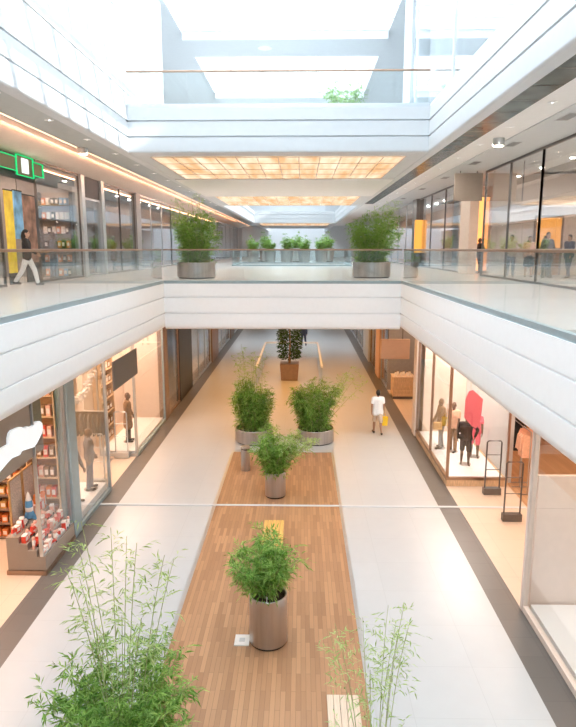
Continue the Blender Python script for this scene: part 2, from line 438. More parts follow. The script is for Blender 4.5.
#LIGHTS
# ------------------------------------------------------------------ shop fronts
WN = [5]
def front(s, X, y0, y1, z0, z1, n, fm, gm, lab=None, base=None, f=.05, sill=None):
    """glazing in the plane x = s*X: a frame with its panes"""
    WN[0] += 1
    m = MB()
    for k in range(n+1):
        y = y0+(y1-y0)*k/n; m.box(s*X, s*(X+.08), y-f/2, y+f/2, z0, z1)
    m.box(s*X, s*(X+.08), y0, y1, z1-.08, z1)
    m.box(s*(X-.01), s*(X+.09), y0, y1, z0, z0+(sill or .08))
    w = st(m.build('window_%d' % WN[0], fm), lab)
    for k in range(n):
        B(s*(X+.03), s*(X+.045), y0+(y1-y0)*k/n+f/2, y0+(y1-y0)*(k+1)/n-f/2, z0+(sill or .08), z1-.08).build('pane', gm, w)
    return w
def front_y(Y, x0, x1, z0, z1, n, fm, gm, lab=None, f=.05, sill=.08):
    WN[0] += 1
    m = MB()
    for k in range(n+1):
        x = x0+(x1-x0)*k/n; m.box(x-f/2, x+f/2, Y, Y+.08, z0, z1)
    m.box(x0, x1, Y, Y+.08, z1-.08, z1); m.box(x0, x1, Y-.01, Y+.09, z0, z0+sill)
    w = st(m.build('window_%d' % WN[0], fm), lab)
    for k in range(n):
        B(x0+(x1-x0)*k/n+f/2, x0+(x1-x0)*(k+1)/n-f/2, Y+.03, Y+.045, z0+sill, z1-.08).build('pane', gm, w)
    return w
def wall(s, x0, x1, y0, y1, z0, z1, m, lab=None):
    return st(B(s*x0, s*x1, y0, y1, z0, z1).build('wall_'+('left' if s < 0 else 'right'), m), lab)

# ground floor, left side ------------------------------------------------------
wall(-1, 12.2, 12.4, YN, YF, 0, F1, 'beige')
wall(-1, 5.25, 12.2, 14.5, 14.65, 0, F1, 'beige', 'wall between the toy shop and the fashion shop')
wall(-1, 5.3, 12.2, 25.3, 25.5, 0, F1, 'pink_wall')
wall(-1, 6.8, 7.0, 20.5, 25.3, 0, F1, 'pink_wall', 'blush wall behind the mannequins')
wall(-1, 9.4, 9.5, 14.65, 20.5, 0, F1, 'brown')
wall(-1, 5.05, 5.2, YN, 13.05, 2.72, F1, 'taupe', 'grey brown band above the toy shop entrance')
st(B(-4.93, -5.3, 14.25, 14.75, 0, F1).build('pillar', 'alu_teal', bevel=.02), 'blue grey metal pillar between two shop windows')
front(-1, 5.0, 12.52, 14.25, .42, F1, 1, 'alu', 'shop_glass', 'toy shop window over the stepped display', f=.03, sill=.04)
front(-1, 5.0, 14.8, 17.4, 0, F1, 1, 'alu_teal', 'shop_glass', 'fashion shop window with a white plinth', sill=.1)
front(-1, 5.0, 20.5, 25.0, 0, F1, 1, 'alu_teal', 'shop_glass', 'fashion shop window with a dressed mannequin', sill=.1)
front_y(20.45, -6.3, -5.02, .0, F1, 1, 'alu', 'shop_glass', sill=.1)
front_y(17.35, -6.2, -5.02, .0, F1, 1, 'alu', 'shop_glass', sill=.1)
st(B(-4.98, -5.25, 25.0, 25.7, 0, F1).build('pillar', 'brown'), 'brown stone pillar beyond the fashion shop')
front(-1, 5.03, 25.7, 28.3, 0, F1, 1, 'bronze', 'shop_glass', 'brown framed shop door')
wall(-1, 6.6, 6.7, 25.7, 28.3, 0, F1, 'wood', 'brown timber back wall')
st(B(-5.0, -5.2, 28.3, 31.6, 0, F1).build('door_1', 'black'), 'black shop entrance')
front(-1, 5.03, 31.6, 38.6, 0, F1, 3, 'alu', 'up_glass', 'pale glazed shop front beyond the black entrance')
wall(-1, 5.9, 6.0, 31.6, 38.6, .5, F1, 'white2'); st(B(-5.15, -5.9, 31.7, 38.5, 0, .45).build('trim_8', 'pink_wall'))
st(B(-4.95, -5.3, 38.6, 41.6, 0, F1).build('pillar', 'brown'), 'wide brown pillar farther down the left side')
front(-1, 5.03, 41.6, 49, 0, F1, 3, 'alu', 'up_glass'); wall(-1, 6.2, 6.3, 41.6, 49, 0, F1, 'white2')
st(B(-4.95, -5.3, 49, 51.5, 0, F1).build('pillar', 'brown'))
front(-1, 5.03, 51.5, 75, 0, F1, 6, 'alu', 'up_glass'); wall(-1, 7, 7.1, 51.5, 75, 0, F1, 'beige')

# ground floor, right side -----------------------------------------------------
wall(1, 12.2, 12.4, YN, YF, 0, F1, 'beige')
front(1, 5.06, 5.0, 11.3, 0, F1, 2, 'pink_wall', 'shop_glass', 'large clear shop window beside the entrance', sill=.12, f=.03)
st(B(5.03, 5.15, 11.3, 11.42, 0, F1).build('pillar', 'pink_wall', bevel=.02), 'slim metal post at the shop entrance')
st(B(5.2, 8.6, 6., 11.3, 0, .15).build('trim_9', 'white'), 'white display platform behind the large window')
wall(1, 5.2, 9.2, 11.36, 11.46, 0, 2.8, 'pink_wall', 'pale partition behind the large window')
wall(1, 9.2, 12.2, 11.3, 11.45, 0, F1, 'beige')
front_y(17.9, 5.06, 6.86, .2, F1, 1, 'bronze', 'shop_glass', 'front pane of the mannequin window')
front(1, 5.05, 17.98, 23.0, .2, F1, 2, 'bronze', 'shop_glass', 'long side pane of the mannequin window')
st(B(5.05, 6.9, 17.9, 23, 0, .2).build('trim_10', 'wood_l', bevel=.01), 'timber base of the mannequin window')
st(B(5.16, 6.8, 18.0, 22.9, .2, .23).build('trim_11', 'white'), 'white floor of the mannequin window')
wall(1, 6.9, 7.1, 18.2, 23, 0, F1, 'white2', 'white back of the mannequin window')
wall(1, 5.05, 12.2, 23.0, 23.15, 0, F1, 'pink_wall')
wall(1, 7.1, 12.2, 22, 22.2, 0, F1, 'wood')
st(B(5.0, 5.3, 23., 23.6, 0, F1).build('pillar', 'pink_wall'), 'blush pillar beyond the mannequin window')
wall(1, 7.4, 7.5, 23.6, 31, 0, F1, 'taupe')
front(1, 5.06, 31.2, 33.8, 0, F1, 1, 'alu', 'up_glass')
wall(1, 6.6, 6.7, 31.2, 33.8, 0, F1, 'white2'); wall(1, 5.05, 7.4, 31., 31.15, 0, F1, 'grey')
st(B(4.95, 5.3, 33.8, 35.4, 0, F1).build('pillar', 'tan'), 'tan pillar beyond the wooden crate table')
wall(1, 5.5, 5.6, 35.4, 39, 0, F1, 'brown')
front(1, 5.06, 35.4, 39, 0, F1, 2, 'bronze', 'shop_glass')
st(B(4.95, 5.3, 39, 42.5, 0, F1).build('pillar', 'white2'), 'white pillar far down the right side')
front(1, 5.06, 42.5, 49, 0, F1, 3, 'alu', 'up_glass'); wall(1, 6.2, 6.3, 42.5, 49, 0, F1, 'beige')
front(1, 5.06, 49, 75, 0, F1, 6, 'alu', 'up_glass'); wall(1, 7, 7.1, 49, 75, 0, F1, 'beige')

# gallery level ----------------------------------------------------------------
for s in (-1, 1):
    wall(s, 13.2, 13.4, YN, YF, Z1, 10.4, 'grey' if s < 0 else 'pink_wall')
# left: toy-like bright shop with the green sign, then pillars and glass
zt = 10.06
front(-1, SU, 0, 19.0, Z1, zt, 5, 'steel_dark', 'up_glass', 'dark framed gallery shop window')
wall(-1, 8.5, 8.6, 19.0, 23.9, 9.3, zt, 'charcoal', 'dark band over the gallery shop entrance')
front(-1, SU, 21.7, 25.9, Z1, zt, 1, 'steel_dark', 'up_glass', 'gallery shop window beside the entrance')
wall(-1, 8.6, 13.2, 26.0, 26.15, Z1, zt, 'grey')
for y in (25.9, 28.5):
    st(B(-8.3, -8.7, y, y+.4, Z1, zt).build('pillar', 'alu', bevel=.02), 'pale grey metal pillar of the gallery front')
front(-1, SU, 26.3, 28.5, Z1, 9.2, 1, 'alu', 'up_glass')
wall(-1, 8.42, 8.55, 26.3, 28.5, 9.2, zt, 'charcoal')
wall(-1, 8.55, 8.65, 28.95, 31.6, 9.1, zt, 'charcoal', 'dark upper panel behind the gallery window')
wall(-1, 8.55, 8.65, 21.75, 25.8, 9.55, zt, 'greysign')
front(-1, SU, 28.9, 34.4, Z1, zt, 2, 'steel_dark', 'up_glass', 'tall reflecting gallery windows')
st(B(-8.3, -8.7, 34.4, 35.3, Z1, zt).build('pillar', 'grey'), 'grey pillar between the gallery windows')
front(-1, SU, 35.3, 44, Z1, zt, 3, 'alu', 'up_glass')
front(-1, SU, 44, 62, Z1, zt, 5, 'alu', 'up_glass'); front(-1, SU, 62, 90, Z1, zt, 6, 'alu', 'up_glass')
wall(-1, 11, 11.1, 26.3, 36, Z1, zt, 'greysign'); wall(-1, 10.5, 10.6, 36, 90, Z1, zt, 'brown')
# right
zt = 10.3
front(1, SU, 0, 21.0, Z1, zt, 3, 'steel_dark', 'up_glass', 'tall clear gallery window near the corner')
front(1, SU, 21.0, 27.3, Z1, zt, 2, 'steel_dark', 'up_glass', 'tall clear gallery window with people behind it')
st(B(8.35, 8.75, 29.3, 31, Z1, zt).build('pillar', 'beige'), 'beige pillar under the grey hanging panel')
front(1, SU, 31.0, 42.0, Z1, zt, 3, 'steel_dark', 'up_glass', 'reflecting gallery windows beyond the orange display')
st(B(8.2, 8.8, 42.0, 43.4, Z1, zt).build('pillar', 'steel_dark'), 'dark pillar above the amber column')
front(1, SU, 43.6, 62, Z1, zt, 5, 'alu', 'up_glass'); front(1, SU, 62, 90, Z1, zt, 6, 'alu', 'up_glass')
wall(1, 9.1, 13.2, 28.4, 28.55, Z1, zt, 'pink_wall'); wall(1, 11.3, 11.4, 28.6, 33.7, Z1, zt, 'tan'); wall(1, 11, 11.1, 44, 90, Z1, zt, 'tan')
wall(1, 9.0, 13.2, 33.8, 34, Z1, zt, 'beige')

# end of the hall
m = MB()
for x in (-8, -4, 0, 4, 8): m.box(x-.1, x+.1, YF-.2, YF, 0, 15)
st(m.build('trim_12', 'white'))
# ------------------------------------------------------------------ people and mannequins
def caps(mb, p0, r0, p1, r1, n=10):
    p0 = Vector(p0); p1 = Vector(p1); d = (p1-p0); L = max(d.length, 1e-4); d = d/L
    pts = []; rs = []
    for k in range(4):
        a = PI/2*(1-k/3); pts.append(p0-d*r0*math.sin(a)); rs.append(max(.0015, r0*math.cos(a)))
    for k in range(4):
        a = PI/2*k/3; pts.append(p1+d*r1*math.sin(a)); rs.append(max(.0015, r1*math.cos(a)))
    mb.tube(pts, rs, n)
def fuse(mb, name, m, parent, voxel=.012, smooth=2):
    """one continuous surface from overlapping limbs"""
    o = mb.build(name, m, None)
    md = o.modifiers.new('r', 'REMESH'); md.mode = 'VOXEL'; md.voxel_size = voxel
    sm = o.modifiers.new('s', 'SMOOTH'); sm.iterations = smooth; sm.factor = .5
    dg = bpy.context.evaluated_depsgraph_get()
    me = bpy.data.meshes.new_from_object(o.evaluated_get(dg))
    o.modifiers.clear(); old = o.data; o.data = me; bpy.data.meshes.remove(old)
    if not me.materials: me.materials.append(M[m])
    me.shade_smooth(); me.name = name
    o.parent = parent
    return o
def joint(p, L, pitch, side=0.):
    """end of a limb of length L from p, swung forward by pitch (degrees), out by side"""
    a = R(pitch); b = R(side)
    return (p[0]+L*math.sin(b), p[1]+L*math.sin(a)*math.cos(b), p[2]-L*math.cos(a)*math.cos(b))
def figure(root, skin='skin', h=1.72, legs=((12, -4), (-12, -22)), arms=((15, 25, 8, 0), (-15, 5, 8, 0)), top='cwhite', sleeve='short',
           bottom='cbeige', bl='long', shoes='black', hair='hair', long_hair=False, turn=0., headless=False, lean=0., cut=0., dressed=True, hem=0.):
    """legs: (thigh, shin) swing per side; arms: (upper, fore, out, forearm out)"""
    k = h/1.72
    mb = MB(); sh = MB(); tr = MB(); so_ = (MB(), MB())
    hip = .90
    S_ = 1
    up = lambda x, y, z: (x, y+lean*(z-.9), z)
    # torso
    tor = [((-.075, 0, .93), .105, (.075, 0, .93), .105), ((-.065, 0, 1.08), .098, (.065, 0, 1.08), .098), ((-.085, .005, 1.26), .112, (.085, .005, 1.26), .112),
           ((-.15, 0, 1.40), .062, (.15, 0, 1.40), .062), ((0, 0, .93), .12, (0, 0, 1.12), .115), ((0, 0, 1.12), .115, (0, 0, 1.32), .12),
           ((-.07, 0, .95), .1, (-.09, 0, 1.3), .1), ((.07, 0, .95), .1, (.09, 0, 1.3), .1)]
    for a, ra, b, rb in tor:
        caps(mb, up(*a), ra*.96, up(*b), rb*.96); caps(sh, up(*a), ra+.016, up(*b), rb+.016)
    for sx in (-1, 1): caps(sh, up(sx*.1, 0, .9-hem), .125+hem*.12, up(sx*.07, 0, 1.1), .11)
    caps(sh, up(0, 0, .9-hem), .125+hem*.12, up(0, 0, 1.1), .11)
    caps(mb, up(0, 0, 1.38), .062, up(0, .012, 1.50), .052)
    hp = up(0, .015, 1.50)
    if not headless:
        c = MB()
        c.ell((0, 0, .115), .074, .092, .115, 14, 10)
        c.ell((0, .035, .055), .055, .062, .06, 12, 8)
        c.tube([(0, .088, .135), (0, .108, .095), (0, .095, .085)], [.010, .017, .012], 8)
        for sx in (-1, 1): c.ell((sx*.076, -.005, .105), .012, .02, .032, 8, 6)
        c.tube([(-.024, .094, .052), (0, .100, .054), (.024, .094, .052)], [.006, .009, .006], 6)
        ca, sa = math.cos(turn), math.sin(turn)
        rot = lambda v: (hp[0]+v[0]*ca-v[1]*sa, hp[1]+v[0]*sa+v[1]*ca, hp[2]+v[2])
        mb.add([rot(v) for v in c.v], c.f)
    hands = []
    for i, sx in enumerate((-1, 1)):
        th, shn = legs[i]
        H = (sx*.088, 0, hip); K = joint(H, .43, th, sx*2); A = joint(K, .41, shn, sx*1)
        caps(mb, H, .085, K, .052); caps(mb, K, .054, joint(K, .18, shn, 0), .054); caps(mb, joint(K, .14, shn), .054, A, .036)
        f = R(shn*.5); toe = (A[0]+sx*.02, A[1]+.15*math.cos(f), A[2]-.03+.15*math.sin(-abs(f))*.5)
        heel = (A[0], A[1]-.035, A[2]-.03)
        caps(mb, heel, .036, toe, .028); caps(mb, A, .04, heel, .034)
        caps(so_[i], heel, .045, toe, .038)
        if bl == 'long':
            caps(tr, H, .102, K, .074); caps(tr, K, .074, joint(A, -.03, shn), .062)
        elif bl == 'short':
            caps(tr, H, .106, joint(K, -.03, th), .085)
        up_, fo, outw, fout = arms[i]
        Sh = up(sx*.185, 0, 1.405); El = joint(Sh, .285, up_, sx*outw); Wr = joint(El, .25, fo, sx*fout)
        caps(mb, Sh, .052, El, .038); caps(mb, El, .040, Wr, .026)
        if sleeve == 'short': caps(sh, Sh, .066, joint(Sh, .17, up_, sx*outw), .066)
        elif sleeve == 'long': caps(sh, Sh, .066, El, .054); caps(sh, El, .054, joint(Wr, -.02, fo, sx*fout), .043)
        # hand: palm, four unequal bent fingers, thumb from the side of the palm
        d = (Vector(Wr)-Vector(El)).normalized(); side = Vector((0, 1, 0)); side = (side-d*side.dot(d))
        if side.length < .1: side = Vector((sx, 0, .2)); side = side-d*side.dot(d)
        side.normalize(); nrm = d.cross(side)*(-sx)
        if nrm.x*sx > 0: nrm = -nrm
        W = Vector(Wr)
        for q in (-.022, 0, .022): caps(mb, W+side*q*.7, .017, W+d*.085+side*q, .014, 8)
        for q, L in ((-.033, .055), (-.011, .068), (.011, .074), (.033, .066)):
            b0 = W+d*.085+side*q; b1 = b0+(d*.9+nrm*.35).normalized()*L*.5; b2 = b1+(d*.5+nrm*.85).normalized()*L*.5
            caps(mb, b0, .0098, b1, .0092, 8); caps(mb, b1, .0092, b2, .0085, 8)
        t0 = W+d*.03+side*.026; t1 = t0+(side*.75+d*.6+nrm*.2).normalized()*.035; t2 = t1+(d*.85+side*.25+nrm*.3).normalized()*.03
        caps(mb, t0, .012, t1, .011, 8); caps(mb, t1, .011, t2, .0095, 8)
        hands.append(W+d*.1)
    caps(tr, (-.08, 0, .93), .12, (.08, 0, .93), .12)
    if bl == 'skirt':
        caps(tr, (-.06, 0, .9), .13, (-.1, 0, .55), .13); caps(tr, (.06, 0, .9), .13, (.1, 0, .55), .13); caps(tr, (0, 0, .9), .13, (0, 0, .55), .15)
    def sc(m):
        m.v = [(a*k, b*k, c*k) for a, b, c in m.v]; return m
    body = fuse(sc(mb), 'body', skin, root, .0095)
    if dressed:
        fuse(sc(sh), 'top', top, root, .014)
        if bl: fuse(sc(tr), 'trousers' if bl == 'long' else ('shorts' if bl == 'short' else 'skirt'), bottom, root, .014)
        if shoes: [fuse(sc(q), 'shoe', shoes, root, .012) for q in so_]
    if hair and not headless:
        hb = MB()
        hb.ell((0, -.014, .150), .083, .094, .092, 14, 10)
        hb.ell((0, -.035, .10), .078, .075, .10, 12, 8)
        if long_hair: hb.tube([(0, -.05, .15), (0, -.075, .02), (0, -.08, -.14)], [.075, .085, .055], 10)
        hb.v = [rot(v) for v in hb.v]
        fuse(sc(hb), 'hair', hair, root, .01)
    if not headless and skin in ('skin', 'skin_d'):
        for sx in (-1, 1):
            e = MB().ell((sx*.03, .083, .115), .011, .009, .008, 8, 6); e.v = [rot(v) for v in e.v]
            sc(e).build('eye', 'black', root, smooth='all')
    return [h_*k for h_ in hands]

p = thing('person', 'person in white t-shirt and shorts walking away with a yellow bag', 'person', (3.62, 23.3, 0), R(4))
hd = figure(p, 'skin_d', 1.74, legs=((16, 2), (-14, -26)), arms=((-12, 2, 10, 2), (6, 14, 10, 4)), top='cwhite', sleeve='short', bottom='cbeige', bl='short', shoes='black', hem=.06)
# yellow bag carried in the hand
hx = hd[1]
hx = Matrix.Rotation(R(4), 3, 'Z') @ hx + Vector((3.62, 23.3, 0))
t = thing('shopping_bag', 'yellow shopping bag held by the walking person in white', 'bag', (hx.x, hx.y, hx.z-.50))
m = MB(); m.prism([(-.15, 0), (.15, 0), (.17, .36), (-.17, .36)], 'y', -.06, .06); m.build('bag_body', 'yellow', t, bevel=.015)
for y in (-.04, .04): MB().tube([(-.08, y, .34), (-.06, y*.6, .45), (0, y*.2, .50), (.06, y*.6, .45), (.08, y, .34)], .008, 6).build('handle', 'yellow', t, smooth=True)

p = thing('person', 'distant dark-clothed person walking beyond the dark tree on the ground floor', 'person', (.85, 45.5, 0), R(10))
figure(p, 'skin_d', 1.75, legs=((18, 4), (-16, -26)), top='cnavy', sleeve='long', bottom='cnavy')
p = thing('person', 'person in black top and white trousers striding along the gallery', 'person', (-7.8, 19.2, Z1+.006), R(-75))
figure(p, 'skin', 1.72, legs=((24, 10), (-20, -34)), arms=((-20, -5, 8, 2), (22, 55, 8, 0)), top='cblack', sleeve='long', bottom='cwhite', long_hair=True)
ppl = [('person with arms akimbo in pale shirt and dark trousers behind the gallery glass', 9.45, 26.6, 150, dict(top='cbeige', sleeve='long', bottom='cnavy', arms=((-20, 10, 48, -42), (-20, 10, 48, -42)), legs=((2, 0), (10, -6)))),
       ('person in peach top and dark skirt standing behind the gallery glass', 10.05, 26.2, 170, dict(top='cpeach', sleeve='short', bottom='cblack', bl='skirt', long_hair=True, legs=((2, 0), (-2, -2)), h=1.66)),
       ('person in grey coat standing before the glowing amber doorway', 10.55, 25.6, 190, dict(top='cgrey', sleeve='long', bottom='cblack', hem=.25, legs=((3, 0), (-3, -3)), h=1.8)),
       ('person in navy jacket at the far end of the group behind the gallery glass', 11.3, 25.3, 120, dict(top='cnavy', sleeve='long', bottom='cnavy', legs=((14, 4), (-12, -20)), h=1.7)),
       ('person in black coat bending slightly behind the gallery glass', 11.0, 26.6, 70, dict(top='cblack', sleeve='long', bottom='cblack', lean=.25, hem=.2, legs=((6, 0), (-8, -10)), h=1.68))]
for lab, x, y, a, kw in ppl:
    p = thing('person', lab, 'person', (x, y, Z1+.006), R(a), 'people behind the gallery glass')
    figure(p, 'skin', **kw)

# mannequins: built once each, then copied
def stand(root): MB().lathe([(.19, 0), (.19, .012), (.02, .02), (.015, .03)], 24).build('base_plate', 'steel', root, smooth=True)
def mannequin(label, loc, rz, group, **kw):
    r = thing('mannequin', label, 'mannequin', loc, R(rz), group)
    figure(r, 'mannequin', hair=None, **kw); stand(r)
    return r
G1 = 'mannequins of the white shop window'; G2 = 'mannequins of the fashion shop'
zf = .23
a = mannequin('mannequin in brown jacket with an ochre bag by the side pane', (5.52, 20.9, zf), 100, G1, top='cbrown', sleeve='long', bottom='cgrey', legs=((6, 2), (-6, -8)), h=1.78, arms=((-8, 20, 12, 0), (10, 30, 10, 0)))
b = mannequin('mannequin in black jacket and shorts standing nearest the front pane', (5.95, 19.25, zf), 170, G1, top='cblack', sleeve='long', bottom='cblack', bl='short', shoes=None, legs=((6, 2), (-8, -8)), h=1.66, arms=((-10, 10, 40, -20), (-5, 10, 16, 0)))
c = mannequin('mannequin in peach top and dark trousers between its neighbours', (5.86, 20.55, zf), 140, G1, top='cpeach', sleeve='short', bottom='cbrown', legs=((5, 0), (-5, -6)), h=1.74)
d = mannequin('mannequin in pink shorts behind the coral panel', (6.45, 20.0, zf), 165, G1, top='coral', sleeve='short', bottom='coral', bl='short', shoes=None, legs=((10, 0), (-4, -6)), h=1.66)
e = mannequin('mannequin in patterned brown coat above the white plinth', (-5.62, 21.6, .17), -70, G2, top='cbrown', sleeve='long', bottom='cblack', hem=.3, legs=((3, 0), (-3, -3)), h=1.82)
f = mannequin('mannequin in dark grey clothes behind the first window pane', (-5.38, 16.75, .29), -60, G2, top='cgrey', sleeve='long', bottom='cnavy', legs=((5, 0), (-5, -6)), h=1.8)
dup(f, (-5.5, 15.75, .29), R(-100), 'mannequin in dark grey clothes closest to the blue grey pillar', G2)
g = dup(b, (-9.6, 27.4, Z1+.006), R(-90), 'mannequin in black jacket behind the pale gallery pillar', 'mannequins of the gallery shops')
dup(f, (-9.3, 30.2, Z1+.006), R(-60), 'mannequin in grey clothes behind the first reflecting gallery window', 'mannequins of the gallery shops')
dup(e, (-9.3, 33.2, Z1+.006), R(-60), 'mannequin in brown coat behind the second reflecting gallery window', 'mannequins of the gallery shops')
dup(b, (9.15, 30.2, Z1+.006), R(100), 'mannequin in black jacket before the orange display', 'mannequins of the gallery shops')
dup(g, (-9.5, 23.3, Z1+.006), R(-40), 'mannequin in black jacket behind the portrait poster', 'mannequins of the gallery shops')
dup(f, (-9.0, 24.3, Z1+.006), R(-80), 'mannequin in grey clothes beside the dark metal shelf of boxes', 'mannequins of the gallery shops')
# ochre handbag on the arm of the mannequin
t = thing('handbag', 'ochre handbag held in front of the mannequin in the brown jacket', 'bag', (5.33, 20.62, .98))
MB().prism([(-.16, 0), (.16, 0), (.14, .26), (-.14, .26)], 'y', -.06, .06).build('bag_body', 'cochre', t, bevel=.02)
MB().tube([(-.09, 0, .25), (-.07, 0, .36), (0, 0, .41), (.07, 0, .36), (.09, 0, .25)], .01, 6).build('handle', 'cbrown', t, smooth=True)
# ------------------------------------------------------------------ bamboo in steel planters
def leaf(vs, fs, p, d, L, w, roll):
    d = d.normalized(); a = d.cross(Vector((0, 0, 1)))
    if a.length < .05: a = Vector((1, 0, 0))
    a.normalize(); n = a.cross(d); a = a*math.cos(roll)+n*math.sin(roll); n = a.cross(d)
    k = len(vs); m = p+d*L*.42
    vs += [p, m+a*w*.5+n*w*.18, p+d*L-Vector((0, 0, L*.12)), m-a*w*.5+n*w*.18, m]
    fs += [(k, k+1, k+4), (k+1, k+2, k+4), (k+2, k+3, k+4), (k+3, k, k+4)]
def bamboo(root, z0, r0, H, spread, nc, nodes, twigs, lv, L, seed, lm='leaf', t0=.12, lean=(0, 0), wisps=0, wH=0., wm='leaf_l', wl=(0, 0), culmr=.010, twl=.34):
    rnd = random.Random(seed)
    def stalk(b, tip, sag, t_start, nn, tw, lvs, vs, fs, twl):
        pts = []
        for i in range(9):
            t = i/8; q = b.lerp(tip, t); q.x += sag.x*t*t; q.y += sag.y*t*t; q.z -= sag.z*t*t*t; pts.append(q)
        MB().tube(pts, [culmr*(1-.8*i/8)+.002 for i in range(9)], 6).build('culm', 'culm', root, smooth=True)
        for k in range(nn):
            t = t_start+(1-t_start)*(k+rnd.random()*.8)/nn; t = min(t, .999); i = int(t*8); q = pts[i].lerp(pts[i+1], t*8-i)
            for _ in range(tw):
                w = rnd.random()*2*PI; el = rnd.uniform(-.15, .75)
                d = Vector((math.cos(w)*math.cos(el), math.sin(w)*math.cos(el), math.sin(el)))
                ln = twl*rnd.uniform(.5, 1.15)*(1.05-.45*t)
                for j in range(lvs):
                    u = (j+.6)/lvs; pp = q+d*ln*u-Vector((0, 0, ln*.25*u*u))
                    dd = d+Vector((rnd.uniform(-.9, .9), rnd.uniform(-.9, .9), rnd.uniform(-.75, .25)))
                    leaf(vs, fs, pp, dd, L*rnd.uniform(.7, 1.2), L*.17, rnd.uniform(-.6, .6))
    vs = []; fs = []
    for c in range(nc):
        w = rnd.random()*2*PI; rr = r0*math.sqrt(rnd.random())
        b = Vector((rr*math.cos(w), rr*math.sin(w), z0))
        w2 = w+rnd.uniform(-.7, .7); sp = spread*math.sqrt(rnd.random()); h = H*rnd.uniform(.62, 1.0)*(1-.25*sp/max(spread, .01))
        tip = Vector((sp*math.cos(w2)+lean[0], sp*math.sin(w2)+lean[1], z0+h))
        stalk(b, tip, Vector((math.cos(w2), math.sin(w2), 0))*.12+Vector((0, 0, .08*H)), t0, nodes, twigs, lv, vs, fs, twl)
    MB().add(vs, fs).build('foliage', lm, root)
    if wisps:
        vs = []; fs = []
        for c in range(wisps):
            w = rnd.random()*2*PI; rr = r0*.8*math.sqrt(rnd.random()); b = Vector((rr*math.cos(w), rr*math.sin(w), z0))
            sp = spread*.75*rnd.random()+.05; h = wH*rnd.uniform(.7, 1)
            tip = Vector((sp*math.cos(w)+wl[0]*rnd.uniform(.4, 1), sp*math.sin(w)+wl[1]*rnd.uniform(.4, 1), z0+h))
            stalk(b, tip, Vector((math.cos(w)*.15, math.sin(w)*.15, .1*h)), .45, 9, 2, 5, vs, fs, twl*1.15)
        o = MB().add(vs, fs).build('wispy_foliage', wm, root); o['label'] = 'pale thin leaves on tall stems'
def planter(name, label, loc, r, h, taper=1., group=None, rim=.03):
    t = thing(name, label, 'potted plant', loc, 0, group)
    rb = r*taper
    MB().lathe([(rb*.93, 0), (rb*.93, .05)], 40).build('plinth_ring', 'black', t, smooth=True)
    prof = [(rb, .045)]+[(rb+(r-rb)*k/5, .045+(h-.045)*k/5) for k in range(1, 6)]+[(r-.006, h+.008), (r-rim+.006, h+.008), (r-rim, h), (r-rim, h-.16), (.02, h-.17)]
    MB().lathe(prof, 48).build('pot', 'steel', t, smooth=True)
    rnd = random.Random(int(r*100)); m = MB()
    m.lathe([(r-rim-.002, h-.16), (r-rim-.004, h-.09), ((r-rim)*.6, h-.075), (.02, h-.07)], 28)
    m.build('soil', 'soil', t, smooth=True)
    return t
D = .012
p = planter('bamboo_planter', 'tall cylindrical steel planter of leafy bamboo beside the flat white floor box', (.06, 10.25, D), .345, .95)
bamboo(p, .86, .16, 1.5, .55, 24, 10, 3, 8, .125, 11, t0=.2, lean=(-.14, .05), wisps=4, wH=1.3, wl=(.45, .0), wm='leaf')
MB().box(-.02, .0, -.26, -.255, .86, 1.02).build('plant_tag', 'toywhite', p)
p = planter('bamboo_planter', 'medium steel planter of light green bamboo in front of two wide low pots', (-.09, 17.05, D), .30, .74)
bamboo(p, .66, .14, 1.8, .62, 26, 10, 3, 7, .15, 5, t0=.08, lean=(-.0, 0), wisps=11, wH=1.5, wl=(1.2, -.4))
p = planter('bamboo_planter', 'wide low steel pot of dense bamboo behind the steel ash bin', (-1.10, 22.35, 0), .70, .52)
bamboo(p, .44, .45, 2.4, .62, 44, 11, 3, 7, .17, 6, t0=.04, lean=(-.05, 0), wisps=8, wH=3.6, wl=(-.4, 0))
p = planter('bamboo_planter', 'wide low steel pot of spreading bamboo leaning towards the walking person', (1.20, 22.35, 0), .68, .52)
bamboo(p, .44, .42, 2.4, .9, 44, 11, 3, 7, .17, 7, t0=.04, lean=(-.05, 0), wisps=8, wH=2.9, wl=(1.6, 0))
p = planter('bamboo_planter', 'big round steel pot of bamboo at the left end of the gallery bridge', (-3.55, 25.0, Z1+.005), .76, .62, group=None)
bamboo(p, .54, .5, 2.65, .9, 44, 11, 3, 7, .17, 8, t0=.04, lean=(.1, 0), wisps=9, wH=2.95, wl=(-.5, -.2))
p = planter('bamboo_planter', 'big round steel pot of bamboo at the right end of the gallery bridge', (3.50, 25.6, Z1+.005), .76, .62)
bamboo(p, .54, .5, 2.75, 1.0, 44, 11, 3, 7, .17, 9, t0=.04, lean=(.15, 0), wisps=5, wH=2.9, wl=(.6, 0))
# two tall plants whose pots stand just below the picture
p = planter('bamboo_planter', 'tall dark bamboo with pale wispy stems at the near left of the wooden strip', (-1.62, 6.9, D), .42, .80)
bamboo(p, .7, .3, 1.5, 1.0, 34, 11, 3, 8, .125, 21, lm='leaf', t0=.1, lean=(.1, .15), wisps=11, wH=3.35, wl=(.15, .3), culmr=.006)
p = planter('bamboo_planter', 'sparse pale bamboo at the near right edge of the wooden strip', (1.50, 6.6, D), .42, .80)
bamboo(p, .7, .25, .7, .5, 8, 5, 2, 5, .10, 23, lm='leaf_l', t0=.3, wisps=9, wH=2.25, wl=(-.05, .6), culmr=.004)
